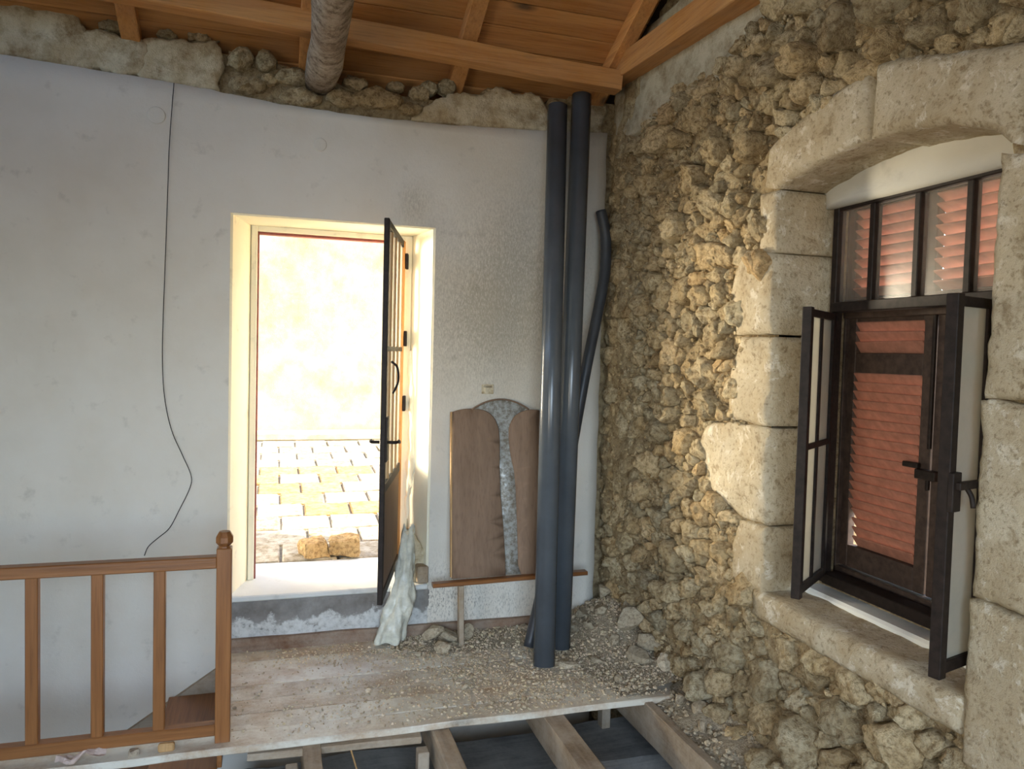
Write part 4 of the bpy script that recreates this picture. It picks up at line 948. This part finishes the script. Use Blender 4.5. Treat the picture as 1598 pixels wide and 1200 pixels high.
rocks = [(-1.045, -.115, .17, .12, .085, 'long grey stone on the rubble left of the batten leg', 0), (-.985, -.17, .10, .09, .075, 'darker stone tucked against the foot of the batten leg', 0), (-1.04, -.275, .085, .075, .07, 'pale angular stone in front of the long grey stone', 1),
         (-.865, -.14, .06, .06, .075, 'small upright stone right of the batten leg', 0), (-.30, -.28, .11, .08, .055, 'flat stone on the rubble just right of the pipes', 0), (-.20, -.20, .09, .08, .06, 'rounded stone in the corner behind the flat one', 0), (-.12, -.30, .08, .07, .06, 'round stone near the corner at the foot of the wall', 0),
         (-.22, -.34, .055, .05, .04, 'small round stone right of the flat stone', 0), (-.05, -.52, .16, .13, .12, 'largest loose stone against the stone wall', 0), (-.17, -.55, .085, .06, .06, 'pointed stone left of the largest loose stone', 0), (-.02, -.68, .12, .10, .10, 'dark stone below the largest loose stone', 0),
         (-.11, -.74, .13, .08, .06, 'flat stone near the end of the floorboards by the wall', 0), (-.05, -.87, .09, .08, .08, 'block of mortar on the right end of the floorboards', 1), (-.46, -.62, .12, .05, .03, 'flat sliver of stone beside the foot of the left pipe', 1), (-.30, -.63, .07, .05, .035, 'small flat stone between pipe foot and stone wall', 0),
         (-.04, -.12, .09, .09, .08, 'stone at the very corner of the two walls', 0), (-.03, -.40, .09, .07, .07, 'stone wedged at the wall foot above the largest one', 0), (-1.17, -.30, .045, .035, .025, 'small white chip beside the pale angular stone', 1), (-1.03, -.72, .055, .04, .03, 'pale chip in the middle of the floorboards', 1), (-.28, -.86, .05, .045, .035, 'small stone near the front edge by the wall', 0)]
for k, (x, y, a, b, c, lab, pale) in enumerate(rocks):
    v, f = rock_v((x, y, mound(x, y) - .003 if x > -1.3 else 0), (a * 1.22, b * 1.22, c * 1.25), k + 20); g = .98 if pale else random.Random(k).uniform(.68, .84)
    tag(mk('loose_stone', v, f, 'gravel', None, False, col=[(g, g, g * (.97 if pale else .96))] * len(v)), lab, 'stone', 'loose stones on the floorboards')
for k, (x, y, z, a, b, c, lab) in enumerate([(-.10, -1.12, .0, .07, .06, .06, 'stone on the ledge beside the narrow timber, nearest the floorboards'), (-.07, -1.24, .0, .09, .08, .07, 'pair stone on the ledge at the foot of the stone wall'), (-.12, -1.36, -.01, .06, .05, .05, 'small stone on the ledge farther along the timber')]):
    v, f = rock_v((x, y, z), (a, b, c), k + 60); tag(mk('loose_stone', v, f, 'gravel', None, False, col=[(.8, .78, .74)] * len(v)), lab, 'stone', 'loose stones on the ledge')
gv = MB(); r = random.Random(77)
n = 0
while n < 25000:
    x, y = r.uniform(-2.1, .0), r.uniform(-1.02, -.02)
    dens = .05 + .95 / (1 + math.exp(-(x + 1.25 + .9 * max(0, y + .45)) * 4.0)) + .5 * math.exp(-((y + .12) / .12) ** 2) * (x > -1.9)
    dens *= .45 + .9 * max(0, noise.noise(Vector((x * 3, y * 3, 1))) + .5)
    if y < -.95: dens *= .5
    if r.random() > dens: continue
    s = .0017 + .0085 * r.random() ** 6 + (.008 if r.random() < .010 else 0)
    if x < -1.3: s *= .8
    v, f = ico(1); rm = Matrix.Rotation(r.uniform(0, 6.3), 3, 'Z') @ Matrix.Rotation(r.uniform(0, 3), 3, 'X'); sc = Vector((r.uniform(.7, 1.5), r.uniform(.7, 1.2), r.uniform(.4, .9)))
    z = (mound(x, y) if x > -1.3 else 0) + s * .35; g = r.uniform(.9, 1.32)
    v2 = []
    for p in v:
        q = rm @ Vector((p.x * sc.x, p.y * sc.y, p.z * sc.z)) * s * r.uniform(.75, 1.2); v2.append((x + q.x, y + q.y, z + q.z))
    gv.add(v2, f, (g, g * r.uniform(.95, 1.0), g * r.uniform(.88, .98))); n += 1
for _ in range(900):
    y = -r.uniform(1.0, 2.4); x = -r.uniform(-.02, .2); v, f = ico(1); s = .003 + .012 * r.random() ** 3; g = r.uniform(.7, 1)
    z = -.03 + .10 * max(0, (x + .22) / .30) ** 1.5 + s * .3
    gv.add([(x + p.x * s * r.uniform(.7, 1.3), y + p.y * s * r.uniform(.7, 1.3), z + p.z * s * r.uniform(.5, 1)) for p in v], f, (g, g * .97, g * .9))
tag(gv.build('rubble_gravel', 'gravel', None, False, origin=(-1, -.5, 0)), 'scattered stone chips and mortar dust over the floorboards', 'gravel', kind='stuff')
# scraps beside the railing
V = []; F = []; nu, nv = 14, 8
for i in range(nu):
    for j in range(nv):
        x = -2.69 + .17 * i / (nu - 1); y = -1.01 + .07 * j / (nv - 1); V.append((x, y + .01 * math.sin(i), max(.003, .016 + .030 * fbm((x, y, 3), 13, 3) + .018 * abs(i / (nu - 1) - .5))))
for i in range(nu - 1):
    for j in range(nv - 1): F.append((i * nv + j, i * nv + j + 1, (i + 1) * nv + j + 1, (i + 1) * nv + j))
tag(mk('paper_scrap', V, F, 'paper', None, False), 'crumpled torn paper scrap on the board below the railing', 'paper')
v, f = rock_v((-2.425, -.985, 0), (.055, .045, .035), 90); tag(mk('loose_stone', v, f, 'gravel', None, False, col=[(.82, .8, .8)] * len(v)), 'grey lump of mortar below the railing near the paper scrap', 'stone')
tag(mk('wood_chip', *bevel(box_v(-2.335, -2.275, -1.0, -.975, .0, .034), BOXF, .006), 'boardedge'), 'short pale wood offcut below the railing by the newel post', 'offcut')
for o in bpy.data.objects:
    if '_o' in o: del o['_o']
